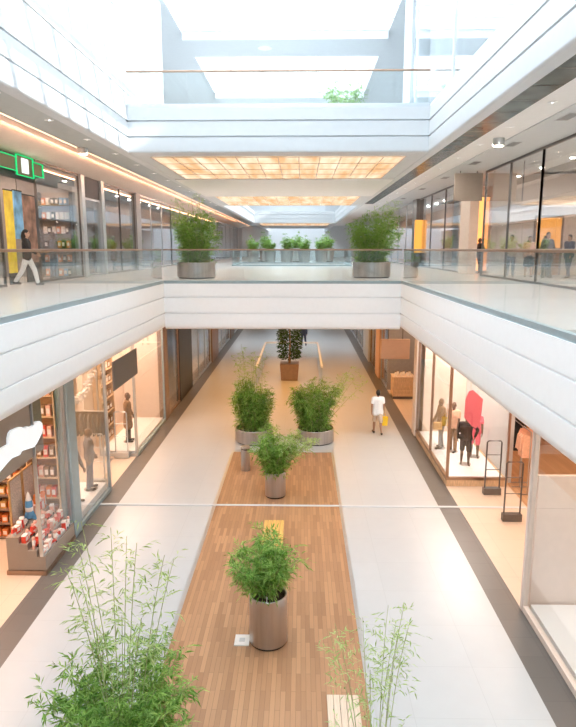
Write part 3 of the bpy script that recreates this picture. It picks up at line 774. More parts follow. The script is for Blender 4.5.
# distant pots on the second gallery bridge
base = planter('bamboo_planter', 'distant potted bamboo on the second gallery bridge, leftmost of the row', (-3.3, 51.6, Z1+.005), .5, 1.0, .85, 'distant pots on the second bridge')
bamboo(base, .9, .25, 1.5, .30, 16, 6, 3, 5, .22, 31, t0=.1, culmr=.012, twl=.26)
for i, (x, sc, lab) in enumerate([(-1.9, .95, 'second from the left'), (-.55, 1.08, 'third from the left'), (.9, 1.0, 'fourth from the left'), (2.3, 1.05, 'fifth from the left')]):
    dup(base, (x, 51.6+.5*(i % 2), Z1+.005), i*1.3, 'distant potted bamboo on the second gallery bridge, %s of the row' % lab, 'distant pots on the second bridge', (sc, sc, sc))
for i, x in enumerate((-2.6, .2, 3.1)):
    dup(base, (x, 57, Z1+.005), i*2.1+1, 'potted bamboo in the back row on the second gallery bridge, %s' % ('leftmost', 'middle', 'rightmost')[i], 'distant pots on the second bridge', (1.1, 1.1, 1.2))
# plant behind the top rail
p = planter('potted_tree', 'leafy plant seen through the glass rail of the top bridge', (2.05, 22.2, Z2), .4, .55)
bamboo(p, .5, .2, 2.0, .7, 14, 7, 3, 6, .18, 41, t0=.2)
# dark tree in the middle distance of the ground floor
t = thing('potted_tree', 'dark evergreen tree in a brown box pot inside the far glass barrier', 'potted plant', (.02, 33.6, 0))
m = MB(); m.prism([(-.45, 0), (.45, 0), (.52, .9), (-.52, .9)], 'y', -.5, .5); m.build('pot', 'brown', t, bevel=.02)
MB().tube([(0, 0, .85), (.03, 0, 1.8), (0, 0, 3.2)], [.07, .05, .03], 8).build('trunk', 'wood', t, smooth=True)
rnd = random.Random(3); vs = []; fs = []
for k in range(2200):
    z = rnd.uniform(1.15, 4.2); rr = .62*math.sqrt(rnd.random())*(1-.28*abs(z-2.3)/1.9); w = rnd.random()*2*PI
    leaf(vs, fs, Vector((rr*math.cos(w), rr*math.sin(w), z)), Vector((math.cos(w), math.sin(w), rnd.uniform(-.6, .8))), .22, .075, rnd.uniform(-1, 1))
MB().add(vs, fs).build('foliage', 'leaf_d', t)
# ------------------------------------------------------------------ furniture of the hall
def bench(label, x0, x1, y0, y1, topm):
    t = thing('bench', label, 'bench', ((x0+x1)/2, (y0+y1)/2, D))
    w = (x1-x0)/2; l = (y1-y0)/2; n = 5
    m = MB()
    for k in range(n):
        a = -w+2*w*k/n; m.box(a+.004, a+2*w/n-.004, -l, l, .40, .45)
    m.build('seat', topm, t, bevel=.004)
    for y in (-l+.18, l-.18):
        m = MB(); m.box(-w+.03, w-.03, y-.03, y+.03, .36, .40); m.box(-w+.03, -w+.09, y-.03, y+.03, 0, .36); m.box(w-.09, w-.03, y-.03, y+.03, 0, .36)
        m.build('leg', 'steel_dark', t, bevel=.004)
    return t
bench('golden wooden bench standing lengthwise behind the nearest planter', -.25, .24, 11.3, 14.4, 'wood_y')
bench('pale wooden bench at the near right corner of the wooden strip', 1.04, 1.52, 7.15, 8.3, 'wood_p')
t = thing('ash_bin', 'slim cylindrical steel ash bin in front of the left wide pot', 'bin', (-1.14, 19.15, D))
MB().lathe([(.15, 0), (.15, .70), (.145, .70)], 32).build('bin_body', 'steel', t, smooth=True)
MB().lathe([(.135, .70), (.135, .74)], 32).build('neck', 'black', t, smooth=True)
MB().lathe([(.15, .74), (.15, .80), (.13, .815), (.11, .80), (.02, .79)], 32).build('lid', 'steel', t, smooth=True)
t = thing('floor_box', 'flat white square floor box lying beside the nearest planter', 'floor box', (-.42, 10.23, D))
B(-.135, .135, -.16, .16, 0, .02).build('plate', 'toywhite', t, bevel=.004)
B(-.05, .05, -.05, .05, .02, .026).build('flap', 'alu', t)
# glass barrier round the far opening
t = thing('glass_barrier', 'low glass barrier with white posts round the far dark tree', 'barrier', (0.03, 36.3, 0))
for x in (-1.72, 1.72):
    B(x-.03, x+.03, -4.3, 4.3, .06, .95).build('glass_panel', 'glass', t); B(x-.05, x+.05, -4.3, 4.3, .95, 1.02).build('handrail', 'white', t); B(x-.05, x+.05, -4.3, 4.3, 0, .06).build('base_channel', 'alu', t)
B(-1.72, 1.72, 4.24, 4.3, .06, .95).build('glass_panel', 'glass', t); B(-1.72, 1.72, 4.2, 4.32, .95, 1.02).build('handrail', 'white', t)

# ------------------------------------------------------------------ toy shop
t = thing('display_plinth', 'stepped taupe display plinth full of toys at the toy shop window', 'display', (0, 0, 0))
poly = [(-4.95, .10), (-4.95, .42), (-5.14, .42), (-5.14, .57), (-5.33, .57), (-5.33, .72), (-5.52, .72), (-5.52, .87), (-5.80, .87), (-5.80, .10)]
MB().prism(poly, 'y', 12.5, 14.24).build('steps', 'taupe', t, bevel=.006)
B(-4.93, -5.82, 12.46, 14.24, 0, .10).build('base', 'bronze', t)
STEPS = [(-5.045, .42), (-5.235, .57), (-5.425, .72), (-5.66, .87)]
# toys: one of each kind, then copies
def toy_box(m):
    t = thing('toy_box', '', 'toy'); B(-.06, .06, -.04, .04, 0, .15).build('carton', m, t, bevel=.003)
    B(-.045, .045, -.042, -.04, .04, .12).build('window', 'toywhite', t); B(-.062, .062, -.042, .042, .135, .152).build('lid', 'toywhite', t); return t
def toy_figure(m, m2):
    t = thing('toy_figure', '', 'toy')
    MB().prism([(-.05, .07), (.05, .07), (.035, .15), (-.035, .15)], 'y', -.025, .025).build('torso', m, t, bevel=.004)
    for s in (-1, 1):
        B(s*.004, s*.045, -.022, .022, 0, .07).build('leg', m2, t, bevel=.004)
        MB().tube([(s*.04, 0, .14), (s*.062, -.01, .11), (s*.062, -.03, .085)], .012, 8).build('arm', m, t, smooth=True)
    MB().lathe([(.02, .15), (.03, .158), (.03, .195), (.02, .205)], 16).build('head', 'toypink', t, smooth=True); return t
def toy_car(m):
    t = thing('toy_car', '', 'toy')
    MB().prism([(-.09, .02), (.09, .02), (.09, .055), (.05, .06), (.03, .095), (-.045, .095), (-.065, .06), (-.09, .055)], 'y', -.04, .04).build('body', m, t, bevel=.006)
    for x in (-.055, .055):
        for y in (-.042, .042): MB().tube([(x, y-.008, .022), (x, y+.008, .022)], .022, 12).build('wheel', 'black', t, smooth=True)
    return t
rnd = random.Random(12)
protos = [(toy_box('red'), 'small red boxed toy on the stepped plinth', 'red boxed toys on the plinth'), (toy_figure('red', 'toywhite'), 'little toy figure with red torso on the stepped plinth', 'red toy figures on the plinth'),
          (toy_box('toypink'), 'small pink boxed toy on the stepped plinth', 'pink boxed toys on the plinth'), (toy_figure('toywhite', 'toypink'), 'little toy figure with white torso on the stepped plinth', 'white toy figures on the plinth'),
          (toy_car('red'), 'small red toy car on the stepped plinth', 'red toy cars on the plinth'), (toy_car('toywhite'), 'small white toy car on the stepped plinth', 'white toy cars on the plinth')]
used = set(); cnt = 0
for si, (x, z) in enumerate(STEPS):
    for k in range(12):
        y = 12.60+.138*k; 
        if si == 3 and 5 <= k <= 7: continue
        i = rnd.randrange(6); t, lab, g = protos[i]; cnt += 1
        rz = PI/2+rnd.uniform(-.3, .3); sc = rnd.uniform(1., 1.6)
        if i not in used:
            used.add(i); t.location = (x, y, z); t.rotation_euler.z = rz; t['label'] = lab; t['group'] = g
        else: dup(t, (x, y, z), rz, lab, g, (1.2, 1.2, sc))
f2 = {}
for k in range(9):
    m_ = ('toypink', 'toywhite', 'orange')[k % 3]; nm = ('pink', 'white', 'orange')[k % 3]; p = (-5.63-.09*(k % 2), 13.6+.068*k, .87); lab = 'tall %s boxed toy at the back of the top step' % nm
    if m_ not in f2:
        o = thing('toy_box', lab, 'toy', p, PI/2, 'tall %s boxed toys on the top step' % nm); f2[m_] = o
        h = .28+.06*(k % 3); B(-.055, .055, -.05, .05, 0, h).build('carton', m_, o, bevel=.004); B(-.045, .045, -.053, -.05, .05, h*.75).build('window', 'toywhite' if m_ != 'toywhite' else 'red', o)
    else: dup(f2[m_], p, PI/2+.2*(k % 3-1), lab)
t = thing('toy_rocket', 'tall blue and white toy rocket in the middle of the plinth', 'toy', (-5.66, 13.42, .87))
MB().lathe([(.07, .05), (.085, .15), (.085, .4), (.07, .48)], 20).build('hull', 'blue', t, smooth=True)
MB().lathe([(.07, .48), (.045, .6), (.01, .68)], 20).build('nose', 'toywhite', t, smooth=True)
MB().lathe([(.088, .22), (.088, .32)], 20).build('band', 'toywhite', t, smooth=True)
for k in range(3):
    m = MB(); m.prism([(.06, .02), (.16, 0), (.15, .1), (.08, .24)], 'y', -.01, .01)
    f_ = m.build('fin', 'blue', t); f_.rotation_euler.z = k*2*PI/3
for i, (y0, y1, lab) in enumerate([(12.95, 13.55, 'gold framed mesh partition above the open end of the stepped plinth'), (13.62, 14.2, 'gold framed mesh partition next to the blue grey pillar')]):
    t = thing('display_partition', lab, 'partition', (-5.86, 0, 0))
    for y in (y0, y1): B(-.02, .02, y-.02, y+.02, 0, 2.0).build('post', 'gold', t)
    for z in (.9, 1.96): B(-.02, .02, y0, y1, z, z+.04).build('rail', 'gold', t)
    B(-.006, .006, y0+.02, y1-.02, .94, 1.96).build('mesh_panel', 'mesh', t)
t = thing('cloud_sign', 'white cloud shaped sign above the toy shop entrance', 'sign', (-5.02, 0, 0))
poly = [(9.6, 2.8), (10.2, 2.78), (10.95, 2.96), (11.29, 3.03), (11.46, 3.05), (11.8, 3.0), (11.9, 3.05), (12.46, 2.95), (12.62, 2.99), (12.9, 3.13), (12.96, 3.23), (12.94, 3.34), (12.82, 3.42), (12.65, 3.45), (12.5, 3.41), (12.35, 3.42), (12.22, 3.47), (12.07, 3.48), (11.95, 3.54), (11.81, 3.57), (11.56, 3.59), (11.46, 3.56), (11.40, 3.48), (11.38, 3.36), (11.03, 3.38), (10.4, 3.5), (9.9, 3.4), (9.55, 3.1)]
MB().prism(poly, 'x', -.028, .028).build('face', 'cloud', t, bevel=.006)
B(-.04, -.03, 9.7, 12.6, 3.12, 3.2).build('mounting_bar', 'steel_dark', t)

# shelves with goods -----------------------------------------------------------
def shelf_unit(label, loc, rz, w, h, d, n, mt, goods, per, group, glabel, ggroup, seed, back=None):
    t = thing('display_shelf', label, 'shelf', loc, rz, group)
    for s in (-1, 1): B(s*w/2, s*(w/2-.03), -d, 0, 0, h).build('side_panel', mt, t)
    if back: B(-w/2+.03, w/2-.03, -.02, 0, .05, h).build('back_panel', back, t)
    rnd = random.Random(seed); zs = [h*k/n+.06 for k in range(n)]
    for z in zs: B(-w/2+.03, w/2-.03, -d+.01, -.02, z-.03, z).build('shelf_board', mt, t)
    Rm = Matrix.Rotation(rz, 4, 'Z'); first = {}
    for zi, z in enumerate(zs):
        for k in range(per):
            i = rnd.randrange(len(goods)); x = -w/2+.1+(w-.2)*(k+.5)/per
            p = Rm @ Vector((x, -d*.5, z)); p += Vector(loc)
            if i not in first:
                o = thing('goods_box', glabel[i], 'goods', p, rz, ggroup[i])
                ww = (w-.2)/per*.38; hh = h/n*.5
                B(-ww, ww, -d*.3, d*.3, 0, hh).build('carton', goods[i], o, bevel=.008); B(-ww*.7, ww*.7, -d*.305, -d*.3, hh*.25, hh*.75).build('label_panel', 'toywhite', o)
                first[i] = o
            else: dup(first[i], p, rz+rnd.uniform(-.15, .15), glabel[i], ggroup[i])
    return t
def goods(where, cols):
    return [c[1] for c in cols], ['%s box of goods on %s' % (c[0], where) for c in cols], ['%s boxes on %s' % (c[0], where) for c in cols]
ORG = [('orange', 'orange'), ('brown', 'cbrown'), ('red', 'red'), ('pink', 'toypink')]
def su(label, loc, rz, w, h, d, n, mt, cols, per, where, seed, back=None):
    g, l, gr = goods(where, cols); return shelf_unit(label, loc, rz, w, h, d, n, mt, g, per, None, l, gr, seed, back)
su('tall warm lit shelf of goods at the back of the toy shop', (-8.6, 13.2, 0), PI/2, 3.0, 3.4, .45, 5, 'wood_l', ORG, 8, 'the back shelf of the toy shop', 1, 'wood')
su('orange lit shelf against the end wall of the toy shop', (-5.62, 14.48, 0), 0, .78, 4.1, .3, 8, 'wood_l', ORG, 4, 'the end wall shelf of the toy shop', 2, 'wood')
su('low brown shelf of goods inside the toy shop entrance', (-6.85, 14.48, 0), 0, 1.5, 2.2, .35, 6, 'brown', [('dark', 'cbrown'), ('amber', 'cochre'), ('orange', 'orange')], 7, 'the low shelf inside the toy shop entrance', 3)
su('warm wall shelf of goods on the blush wall behind the brown coat mannequin', (-6.79, 22.2, 0), PI/2, 1.5, 3.7, .3, 7, 'wood_l', [('brown', 'cbrown'), ('cream', 'cbeige')], 4, 'the blush wall shelf', 9)
su('timber wall shelf in the shop behind the entrance gates', (11.9, 15.2, 0), -PI/2, 4.5, 2.2, .4, 4, 'wood_l', [('cream', 'cbeige'), ('brown', 'cbrown')], 8, 'the timber wall shelf behind the gates', 4, 'wood')
su('dark shelf of goods in the shop behind the crate table', (7.3, 27.6, 0), -PI/2, 3.0, 2.6, .4, 4, 'brown', [('white', 'toywhite'), ('ochre', 'cochre'), ('black', 'cblack')], 7, 'the dark shelf behind the crate table', 5, 'taupe')
su('dark metal shelf of boxes in the gallery shop with the green sign', (-9.35, 25.9, Z1+.006), 0, 1.3, 3.4, .35, 6, 'black', [('orange', 'orange'), ('white', 'toywhite'), ('black', 'cblack'), ('blue', 'blue')], 6, 'the dark gallery shelf', 6, 'taupe')
su('pale shelf against the back wall of the gallery shop with the green sign', (-13.1, 22.5, Z1+.006), PI/2, 4, 2.8, .4, 4, 'wood_l', [('orange', 'orange'), ('yellow', 'yellow'), ('white', 'toywhite')], 8, 'the pale gallery shelf', 7)
su('tan shelf behind the reflecting gallery windows', (11.25, 31.6, Z1+.006), -PI/2, 4, 2.6, .4, 4, 'wood_l', [('blue', 'blue'), ('orange', 'orange'), ('white', 'toywhite')], 8, 'the tan gallery shelf', 8)

# clothes rails ----------------------------------------------------------------
def garment(m):
    t = thing('garment', '', 'garment')
    o = MB(); o.prism([(-.23, -.08), (-.15, 0), (-.05, .03), (.05, .03), (.15, 0), (.23, -.08), (.27, -.5), (.21, -.51), (.17, -.2), (.18, -.72), (-.18, -.72), (-.17, -.2), (-.21, -.51), (-.27, -.5)], 'y', -.03, .03)
    o.build('cloth', m, t, bevel=.02)
    MB().tube([(0, 0, .02), (0, 0, .07), (.02, 0, .09), (.0, 0, .11), (-.02, 0, .09)], .005, 6).build('hanger_hook', 'steel', t); return t
def rail(label, x, y, z, L, rz, cols, where, seed, n, h=1.45):
    t = thing('clothes_rail', label, 'clothes rail', (x, y, z), rz)
    MB().tube([(-L/2, 0, h), (L/2, 0, h)], .016, 10).build('rail', 'steel', t, smooth=True)
    for s in (-1, 1):
        MB().tube([(s*L/2, 0, 0), (s*L/2, 0, h)], .016, 10).build('post', 'steel', t, smooth=True); B(s*L/2-.02, s*L/2+.02, -.25, .25, 0, .03).build('foot', 'steel', t)
    rnd = random.Random(seed); first = {}
    for k in range(n):
        i = rnd.randrange(len(cols)); nm, m = cols[i]; u = -L/2+.1+(L-.2)*(k+.5)/n
        p = Vector((x, y, z))+Matrix.Rotation(rz, 3, 'Z') @ Vector((u, 0, h-.11)); a = rz+PI/2+rnd.uniform(-.06, .06)
        lab = '%s garment hanging on %s' % (nm, where)
        if i not in first:
            o = garment(m); o.location = p; o.rotation_euler.z = a; o['label'] = lab; o['group'] = '%s garments on %s' % (nm, where); first[i] = o
        else: dup(first[i], p, a)
DK = [('black', 'cblack'), ('dark grey', 'cgrey'), ('brown', 'cbrown')]
rail('clothes rail of dark garments inside the fashion shop entrance', -6.75, 19.9, .005, 1.9, 0, DK, 'the rail inside the fashion shop entrance', 1, 12, 1.75)
rail('clothes rail deep inside the fashion shop', -8.3, 17.6, .005, 3.2, PI/2, DK+[('beige', 'cbeige')], 'the rail deep inside the fashion shop', 2, 14, 1.7)
rail('clothes rail of black garments behind the entrance gates', 7.35, 19.2, .008, 2.0, PI/2, [('black', 'cblack')], 'the rail behind the mannequin window', 3, 10, 1.8)
rail('clothes rail of orange garments beside the black ones', 7.25, 17.55, .008, .6, PI/2, [('orange', 'cpeach')], 'the short rail at the shop entrance', 4, 3, 1.9)
rail('clothes rail in the shop behind the gallery pillars', -10, 30.8, Z1+.006, 3.0, PI/2, DK, 'the rail behind the gallery pillars', 5, 12, 1.5)
B_ = [('white plinth', -5.10, -6.2, 14.85, 17.3, .28, 'long white plinth under the dark grey mannequins'), ('p', -5.10, -6.3, 20.55, 24.9, .165, 'low white plinth under the mannequin in the brown coat')]
for _, x0, x1, y0, y1, h, lab in B_:
    o = MB((x0, y0, 0)).box(x0, x1, y0, y1, 0, h).build('display_plinth', 'white', bevel=.01); tag(o, lab, 'display')
# white leaf garland
m = MB(); rnd = random.Random(8); vs = []; fs = []
for k in range(110):
    u = k/109; q = Vector((-5.35, 15.0+2.4*u, 3.05+.45*(2*u-1)**2+.15*u))
    for _ in range(2): leaf(vs, fs, q, Vector((rnd.uniform(-1, 1), rnd.uniform(-1, 1), rnd.uniform(-1, .6))), .16, .07, rnd.uniform(-1, 1))
t = thing('leaf_garland', 'white leaf garland hanging across the first fashion shop window', 'garland', (0, 0, 0))
MB().add(vs, fs).build('leaves', 'toywhite', t)
MB().tube([(-5.35, 15.0+2.4*k/20, 3.05+.45*(2*k/20-1)**2+.15*k/20) for k in range(21)], .008, 6).build('cord', 'toywhite', t)
o = MB((-5.05, 19, 2.9)).box(-4.94, -4.99, 18.0, 20.7, 2.88, 3.76).build('blank_sign', 'greysign', bevel=.008); tag(o, 'blank dark grey panel hanging above the fashion shop entrance', 'sign')
t = thing('hanging_bag', 'small red hanging bag on the blush wall behind the mannequin', 'bag', (-6.76, 23.2, 1.5))
MB().prism([(-.15, 0), (.15, 0), (.12, .3), (-.12, .3)], 'x', -.03, .05).build('bag_body', 'coral', t, bevel=.02); MB().tube([(.01, -.08, .29), (.01, -.05, .45), (.01, .05, .45), (.01, .08, .29)], .01, 6).build('handle', 'coral', t)
# anti-theft gates
def gate(label, x, y, rz=0, w=.46, h=1.62):
    t = thing('security_gate', label, 'security gate', (x, y, .006), rz, 'security gates')
    B(-w/2-.02, w/2+.02, -.09, .09, 0, .20).build('base', 'steel_dark', t, bevel=.01)
    m = MB(); m.tube([(-w/2+.02, 0, .2), (-w/2+.02, 0, h-.04), (-w/2+.06, 0, h), (w/2-.06, 0, h), (w/2-.02, 0, h-.04), (w/2-.02, 0, .2)], .022, 10)
    m.build('frame', 'steel_dark', t, smooth=True)
    for z in (.75, 1.2): MB().tube([(-w/2+.02, 0, z), (w/2-.02, 0, z)], .012, 8).build('crossbar', 'steel_dark', t, smooth=True)
    return t
gate('security gate before the mannequin window at the right shop entrance', 6.24, 17.3)
gate('security gate nearer the slim metal post at the right shop entrance', 6.22, 15.5)
for y, lab in ((20.3, 'pale security gate against the low white plinth of the fashion shop'), (17.75, 'pale security gate next to the long white plinth')):
    t = gate(lab, -5.5, y)
    for ch in t.children: ch.data.materials.clear(); ch.data.materials.append(M['alu'])
# mannequin window panel
t = thing('hanging_banner', 'coral pink panel hanging on cords above the mannequins', 'banner', (5.96, 18.75, 0))
MB().prism([(-.23, 2.51), (-.13, 2.77), (-.01, 2.80), (.23, 2.58), (.31, 2.51), (.27, 1.85), (.14, 1.56), (0, 1.65), (-.24, 1.92)], 'y', -.012, .012).build('panel', 'coral', t, bevel=.006)
for x in (-.08, .14): MB().tube([(x, 0, 2.6), (x*1.1, 0, F1)], .006, 6).build('cord', 'cbeige', t)
# tan blade sign and crate table
t = thing('blade_sign', 'blank tan sign projecting over the walkway from the shops', 'sign', (4.55, 25.5, 0))
B(-.60, .60, -.06, .06, 2.57, 3.41).build('panel', 'tan', t, bevel=.03); MB().tube([(.3, 0, 3.41), (.3, 0, F1)], .02, 8).build('hanger', 'steel_dark', t); MB().tube([(-.3, 0, 3.41), (-.3, 0, F1)], .02, 8).build('hanger', 'steel_dark', t)
t = thing('crate_table', 'wooden crate table with a slatted front beside the shops', 'table', (5.55, 29.4, 0))
B(-.5, .5, -.4, .4, 0, .12).build('base', 'steel_dark', t)
m = MB()
for k in range(5): m.box(-.5, .5, -.42, -.39, .14+.19*k, .14+.19*k+.16)
m.box(-.5, .5, -.385, .4, .12, 1.05); m.build('crate', 'wood_l', t, bevel=.008); B(-.53, .53, -.44, .43, 1.05, 1.09).build('table_top', 'wood_p', t, bevel=.006)
rnd = random.Random(5); f_ = None
for k in range(6):
    p = (5.2+.14*k, 29.3+.18*(k % 2), 1.09)
    if not f_:
        f_ = thing('jar', 'white lidded jar on the crate table', 'jar', p, 0, 'jars on the crate table'); MB().lathe([(.05, 0), (.055, .02), (.055, .14), (.035, .17)], 16).build('jar_body', 'toywhite', f_, smooth=True); MB().lathe([(.04, .17), (.04, .2)], 16).build('lid', 'cbrown', f_, smooth=True)
    else: dup(f_, p)
# small counter behind the large window
t = thing('display_table', 'small warm timber table on the white platform behind the large window', 'table', (7.3, 9.7, .15))
B(-.5, .5, -.3, .3, .72, .76).build('table_top', 'wood_l', t, bevel=.008)
for x in (-.44, .44):
    for y in (-.24, .24): B(x-.025, x+.025, y-.025, y+.025, 0, .72).build('leg', 'wood_l', t)

# ------------------------------------------------------------------ gallery details
t = thing('shop_sign', 'dark sign outlined in green light with a white block, over the left gallery shop', 'sign', (-8.35, 0, 0))
def outline(y0, y1, z0, z1, w=.02):
    m = MB()
    for a in ((y0, y1, z0, z0+w), (y0, y1, z1-w, z1), (y0, y0+w, z0, z1), (y1-w, y1, z0, z1)): m.box(.0, .05, *a)
    return m
B(-.06, 0, 18.3, 22.15, 9.50, 9.92).build('panel', 'olive', t)
B(-.04, .012, 20.1, 21.35, 9.40, 10.0).build('panel', 'olive', t)
outline(18.3, 20.12, 9.48, 9.93).build('neon_tube', 'screen', t); outline(21.33, 22.17, 9.48, 9.93).build('neon_tube', 'screen', t)
m = MB()
for a in ((20.1, 21.35, 9.375, 9.395), (20.1, 21.35, 9.995, 10.015), (20.1, 20.12, 9.375, 9.5), (21.33, 21.35, 9.375, 9.5), (20.1, 20.12, 9.91, 10.015), (21.33, 21.35, 9.91, 10.015)): m.box(0, .06, *a)
m.build('neon_tube', 'screen', t)
B(.012, .05, 20.5, 20.98, 9.48, 9.94).build('logo_block', 'litwhite', t, bevel=.02)
for i, (y0, y1, z0, z1, x, mm, lab) in enumerate([(20.0, 20.55, 6.3, 8.9, -8.75, 'poster_y', 'tall yellow poster at the entrance of the green sign shop'), (20.75, 21.35, 7.4, 8.95, -8.8, 'poster_b', 'blue and white poster hanging beside the tall yellow one'), (21.75, 22.9, 6.6, 8.9, -8.95, 'poster_p', 'dark brown portrait poster behind the gallery window')]):
    t = thing('poster', lab, 'poster', (x, 0, 0))
    B(-.02, .02, y0, y1, z0, z1).build('print', mm, t); B(-.024, .024, y0-.02, y1+.02, z1, z1+.04).build('top_rail', 'black', t)
    if mm != 'poster_b': B(-.024, .024, y0-.02, y1+.02, Z1+.006, z0).build('foot_panel', 'charcoal', t)
    else: MB().tube([(0, (y0+y1)/2, z1), (0, (y0+y1)/2, 10.06)], .01, 6).build('cord', 'black', t)
t = thing('blade_sign', 'blank taupe sign projecting above the right gallery shops', 'sign', (7.72, 27.4, 0))
B(-.60, .60, -.06, .06, 9.08, 10.22).build('panel', 'taupe', t, bevel=.02)
for x in (-.35, .35): MB().tube([(x, 0, 10.22), (x, 0, 10.4)], .02, 8).build('hanger', 'steel_dark', t)
t = thing('lit_panel', 'tall glowing orange panel in the open gallery shop front', 'display', (9.4, 31.0, Z1+.006))
B(-.3, .3, -.05, .05, 0.1, 3.6).build('panel', 'orange_lit', t); B(-.34, .34, -.1, .1, 0, .1).build('base', 'steel_dark', t); B(-.34, .34, -.055, .06, 3.6, 3.66).build('cap', 'steel_dark', t)
t = thing('lit_panel', 'glowing amber column panel below the dark gallery pillar', 'display', (8.3, 41.6, Z1+.006))
B(-.22, .22, -.2, .2, .9, 3.0).build('panel', 'amber_lit', t); B(-.24, .24, -.21, .21, 0, .9).build('base', 'charcoal', t)
t = thing('lit_doorway', 'glowing amber doorway in the pink wall behind the group of people', 'doorway', (11.6, 28.34, Z1+.006))
B(-.55, .55, -.02, .02, 1.2, 2.5).build('panel', 'amber_lit', t); B(-.62, .62, -.05, .03, 2.5, 2.6).build('lintel', 'brown', t)
for s in (-1, 1): B(s*.55, s*.64, -.05, .03, 0, 2.5).build('jamb', 'brown', t)
B(-.55, .55, -.02, .02, 0, 1.2).build('lower_panel', 'wood', t)
B_ = tag(MB((9, 25, 9.2)).box(8.8, 12.8, 24.9, 25.1, 8.75, 8.9).build('ceiling_duct', 'beige', bevel=.02), 'long pale duct under the ceiling of the right gallery shop', 'duct')
for x in (9.2, 12.4): B(x-.02, x+.02, 24.98, 25.02, 8.9, 10.4).build('hanger', 'steel_dark', B_).location = (-9, -25, -9.2)

# ceiling fixtures
def can(label, loc, up=False):
    t = thing('ceiling_spotlight', label, 'ceiling light', loc, 0, 'box ceiling spotlights')
    MB().lathe([(.02, 0), (.17, 0), (.17, -.22), (.15, -.22)], 28).build('housing', 'alu', t, smooth=True); MB().lathe([(.15, -.215), (.14, -.23), (.02, -.235)], 28).build('lamp', 'spot', t, smooth=True)
    return t
can('round ceiling spotlight in the right gallery ceiling, above the corner windows', (6.6, 19.8, 10.36))
t = thing('ceiling_spotlight', 'square ceiling spotlight beside the warm line of light on the left', 'ceiling light', (-6.6, 21.3, 10.36))
B(-.13, .13, -.16, .16, -.2, 0).build('housing', 'alu', t, bevel=.01); B(-.10, .10, -.12, .12, -.212, -.2).build('lamp', 'spot', t)
def vent(y):
    t = thing('ceiling_vent', '', 'ceiling vent', (7.3, y, 10.335))
    B(-.17, .17, -.45, .45, -.02, 0).build('frame', 'alu', t)
    m = MB()
    for k in range(5): m.box(-.14, .14, -.40+.17*k, -.28+.17*k, -.026, -.02)
    m.build('grille', 'grey', t); return t
v0 = None
for i, (y, lab) in enumerate([(16.5, 'nearest'), (20.6, 'second'), (25.0, 'third'), (30, 'fourth'), (35.5, 'fifth'), (42, 'sixth')]):
    L_ = 'square ceiling vent along the right gallery windows, %s from the near end' % lab if i else 'square ceiling vent along the right gallery windows, nearest of the row'
    if v0 is None: v0 = vent(y); v0['label'] = L_; v0['group'] = 'ceiling vents'
    else: dup(v0, (7.3, y, 10.335), 0, L_)
def dl(loc, lab, g, m='dlight', r=.09):
    t = thing('downlight', lab, 'ceiling light', loc, 0, g)
    MB().lathe([(r+.025, 0), (r+.025, -.012), (r, -.014)], 24).build('ring', 'white', t, smooth=True); MB().lathe([(r, -.012), (.02, -.014)], 24).build('lamp', m, t, smooth=True); return t
f_ = None
for k in range(14):
    p = (-5.9, 11+2.9*k, 10.36)
    if f_ is None: f_ = dl(p, 'round downlight in the grey left gallery ceiling', 'downlights of the left gallery')
    else: dup(f_, p)
f_ = None
for k in range(14):
    p = (6.35, 12.2+2.9*k, 10.36)
    if f_ is None: f_ = dl(p, 'round downlight in the right gallery ceiling', 'downlights of the right gallery')
    else: dup(f_, p)
f_ = None
for k in range(10):
    for x in (-2.4, 2.4):
        p = (x, 23+2*k, F1)
        if f_ is None: f_ = dl(p, 'warm downlight under the gallery bridge', 'downlights under the bridge', 'spot')
        else: dup(f_, p)
for x, y, z, lab in ((-.8, 25.9, 14.75, 'warm downlight in the beam between the skylights'), (-2.2, 40.6, 15, 'x')):
    if lab != 'x': dl((x, y, z), lab, None, 'spot', .25)
f_ = None
for k in range(6):
    for x in (9.6, 11.6):
        p = (x, 14.+2.2*k, 10.4)
        if f_ is None: f_ = dl(p, 'small lamp in the ceiling of the right gallery shop', 'lamps in the right gallery shop', 'spot', .1)
        else: dup(f_, p)
# ------------------------------------------------------------------ lamps of the shops
def disc(n, loc, r, p, col):
    l = bpy.data.lights.new(n, 'AREA'); l.shape = 'DISK'; l.size = 2*r; l.energy = p; l.color = col
    o = bpy.data.objects.new(n, l); COL.objects.link(o); o.location = loc
def zone(n, s, x0, x1, y0, y1, z, p, col):
    area(n, (s*(x0+x1)/2, (y0+y1)/2, z), x1-x0, y1-y0, p*.27, col)
zone('toy_shop_lamps', -1, 5.4, 9, 9, 14.3, 4.2, 560, W1)
zone('fashion_shop_lamps', -1, 5.4, 9, 15, 20, 4.2, 620, W1)
zone('fashion_window_lamps', -1, 5.2, 6.7, 20.7, 25, 4.2, 330, W1)
zone('far_lamps', -1, 5.2, 6.5, 26, 28, 4.2, 60, W1)
zone('far_lamps', -1, 5.2, 5.8, 32, 38, 4.2, 90, W2)
zone('far_lamps', -1, 5.2, 6, 42, 74, 4.2, 300, W1)
zone('big_window_lamps', 1, 5.4, 8.5, 6, 11, 4.2, 260, W2)
zone('entrance_lamps', 1, 5.4, 10, 12, 17.5, 4.2, 380, W1)
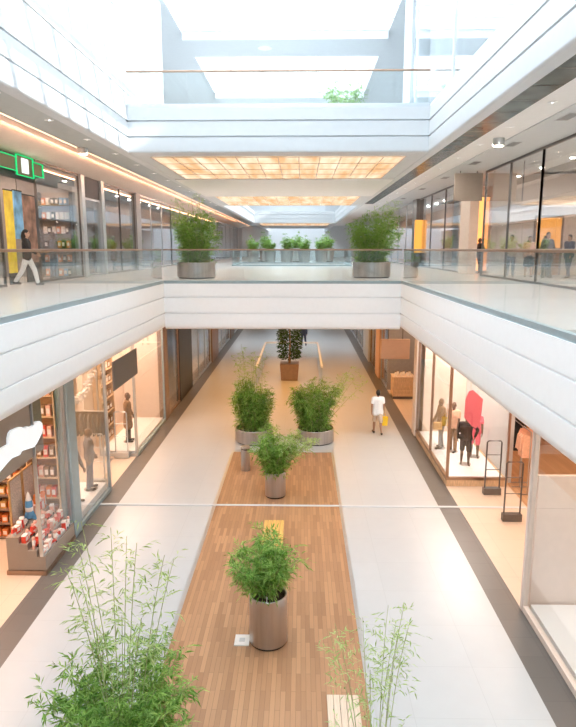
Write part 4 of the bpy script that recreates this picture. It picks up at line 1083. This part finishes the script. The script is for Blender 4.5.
zone('mannequin_lamps', 1, 5.2, 6.7, 18.2, 22.8, 4.2, 420, W2)
zone('back_shop_lamps', 1, 7.4, 11.5, 18, 21.8, 4.2, 160, W1)
zone('crate_shop_lamps', 1, 5.2, 7.2, 24, 30.8, 4.2, 160, W1)
zone('far_lamps', 1, 5.2, 6, 34, 74, 4.2, 380, W1)
zone('bridge_lamps', 1, -3.6, 3.6, 24.5, 39, 4.34, 1050, W3)
for s, c in ((-1, W1), (1, W2)):
    for x in (9.6, 11.6):
        for k in range(6): disc('gallery_shop_lamp', (s*x, 14+2.2*k, 10.03 if s < 0 else 10.27), .1, 15, c)
    for k in range(5): disc('gallery_shop_lamp', (s*9.6, 29.5+2.8*k, 10.02), .1, 14, W1)
    for k in range(7): disc('gallery_shop_lamp', (s*9.6, 46+6*k, 10.02), .1, 26, W1)
    for k in range(18): disc('gallery_downlight_lamp', (s*(5.9 if s < 0 else 6.35), (11 if s < 0 else 12.2)+2.9*(k-3), 10.335), .09, 17, (1, .95, .89))
area('cove_light', (-7.02, 30, 10.22), .05, 90, 150, (1, .46, .24), (0, R(95), 0))
zone('bridge_top_lamps', 1, -2, 2, 26, 38, 9.5, 300, (1, .9, .78))
# ------------------------------------------------------------------ camera
cam = bpy.data.cameras.new('camera'); cam.sensor_fit = 'HORIZONTAL'; cam.sensor_width = 36; cam.lens = 36*620/576
cam.clip_end = 300; cam.clip_start = .05
co = bpy.data.objects.new('camera', cam); COL.objects.link(co); S.camera = co
pitch = math.atan((727/2-249)/620); yaw = math.atan((301-288)/(620/math.cos(pitch)))
co.location = (.63, 0, 7.07); co.rotation_euler = (PI/2-pitch, 0, yaw)
vs_ = S.view_settings
S.view_settings.view_transform = 'Standard'; vs_.look = 'None'; vs_.gamma = 1; vs_.use_curve_mapping = False
vs_.exposure = 1.25
S.cycles.max_bounces = 10; S.cycles.diffuse_bounces = 5; S.cycles.glossy_bounces = 4; S.cycles.transparent_max_bounces = 24
S.cycles.sample_clamp_indirect = 6
S.cycles.caustics_reflective = False; S.cycles.caustics_refractive = False
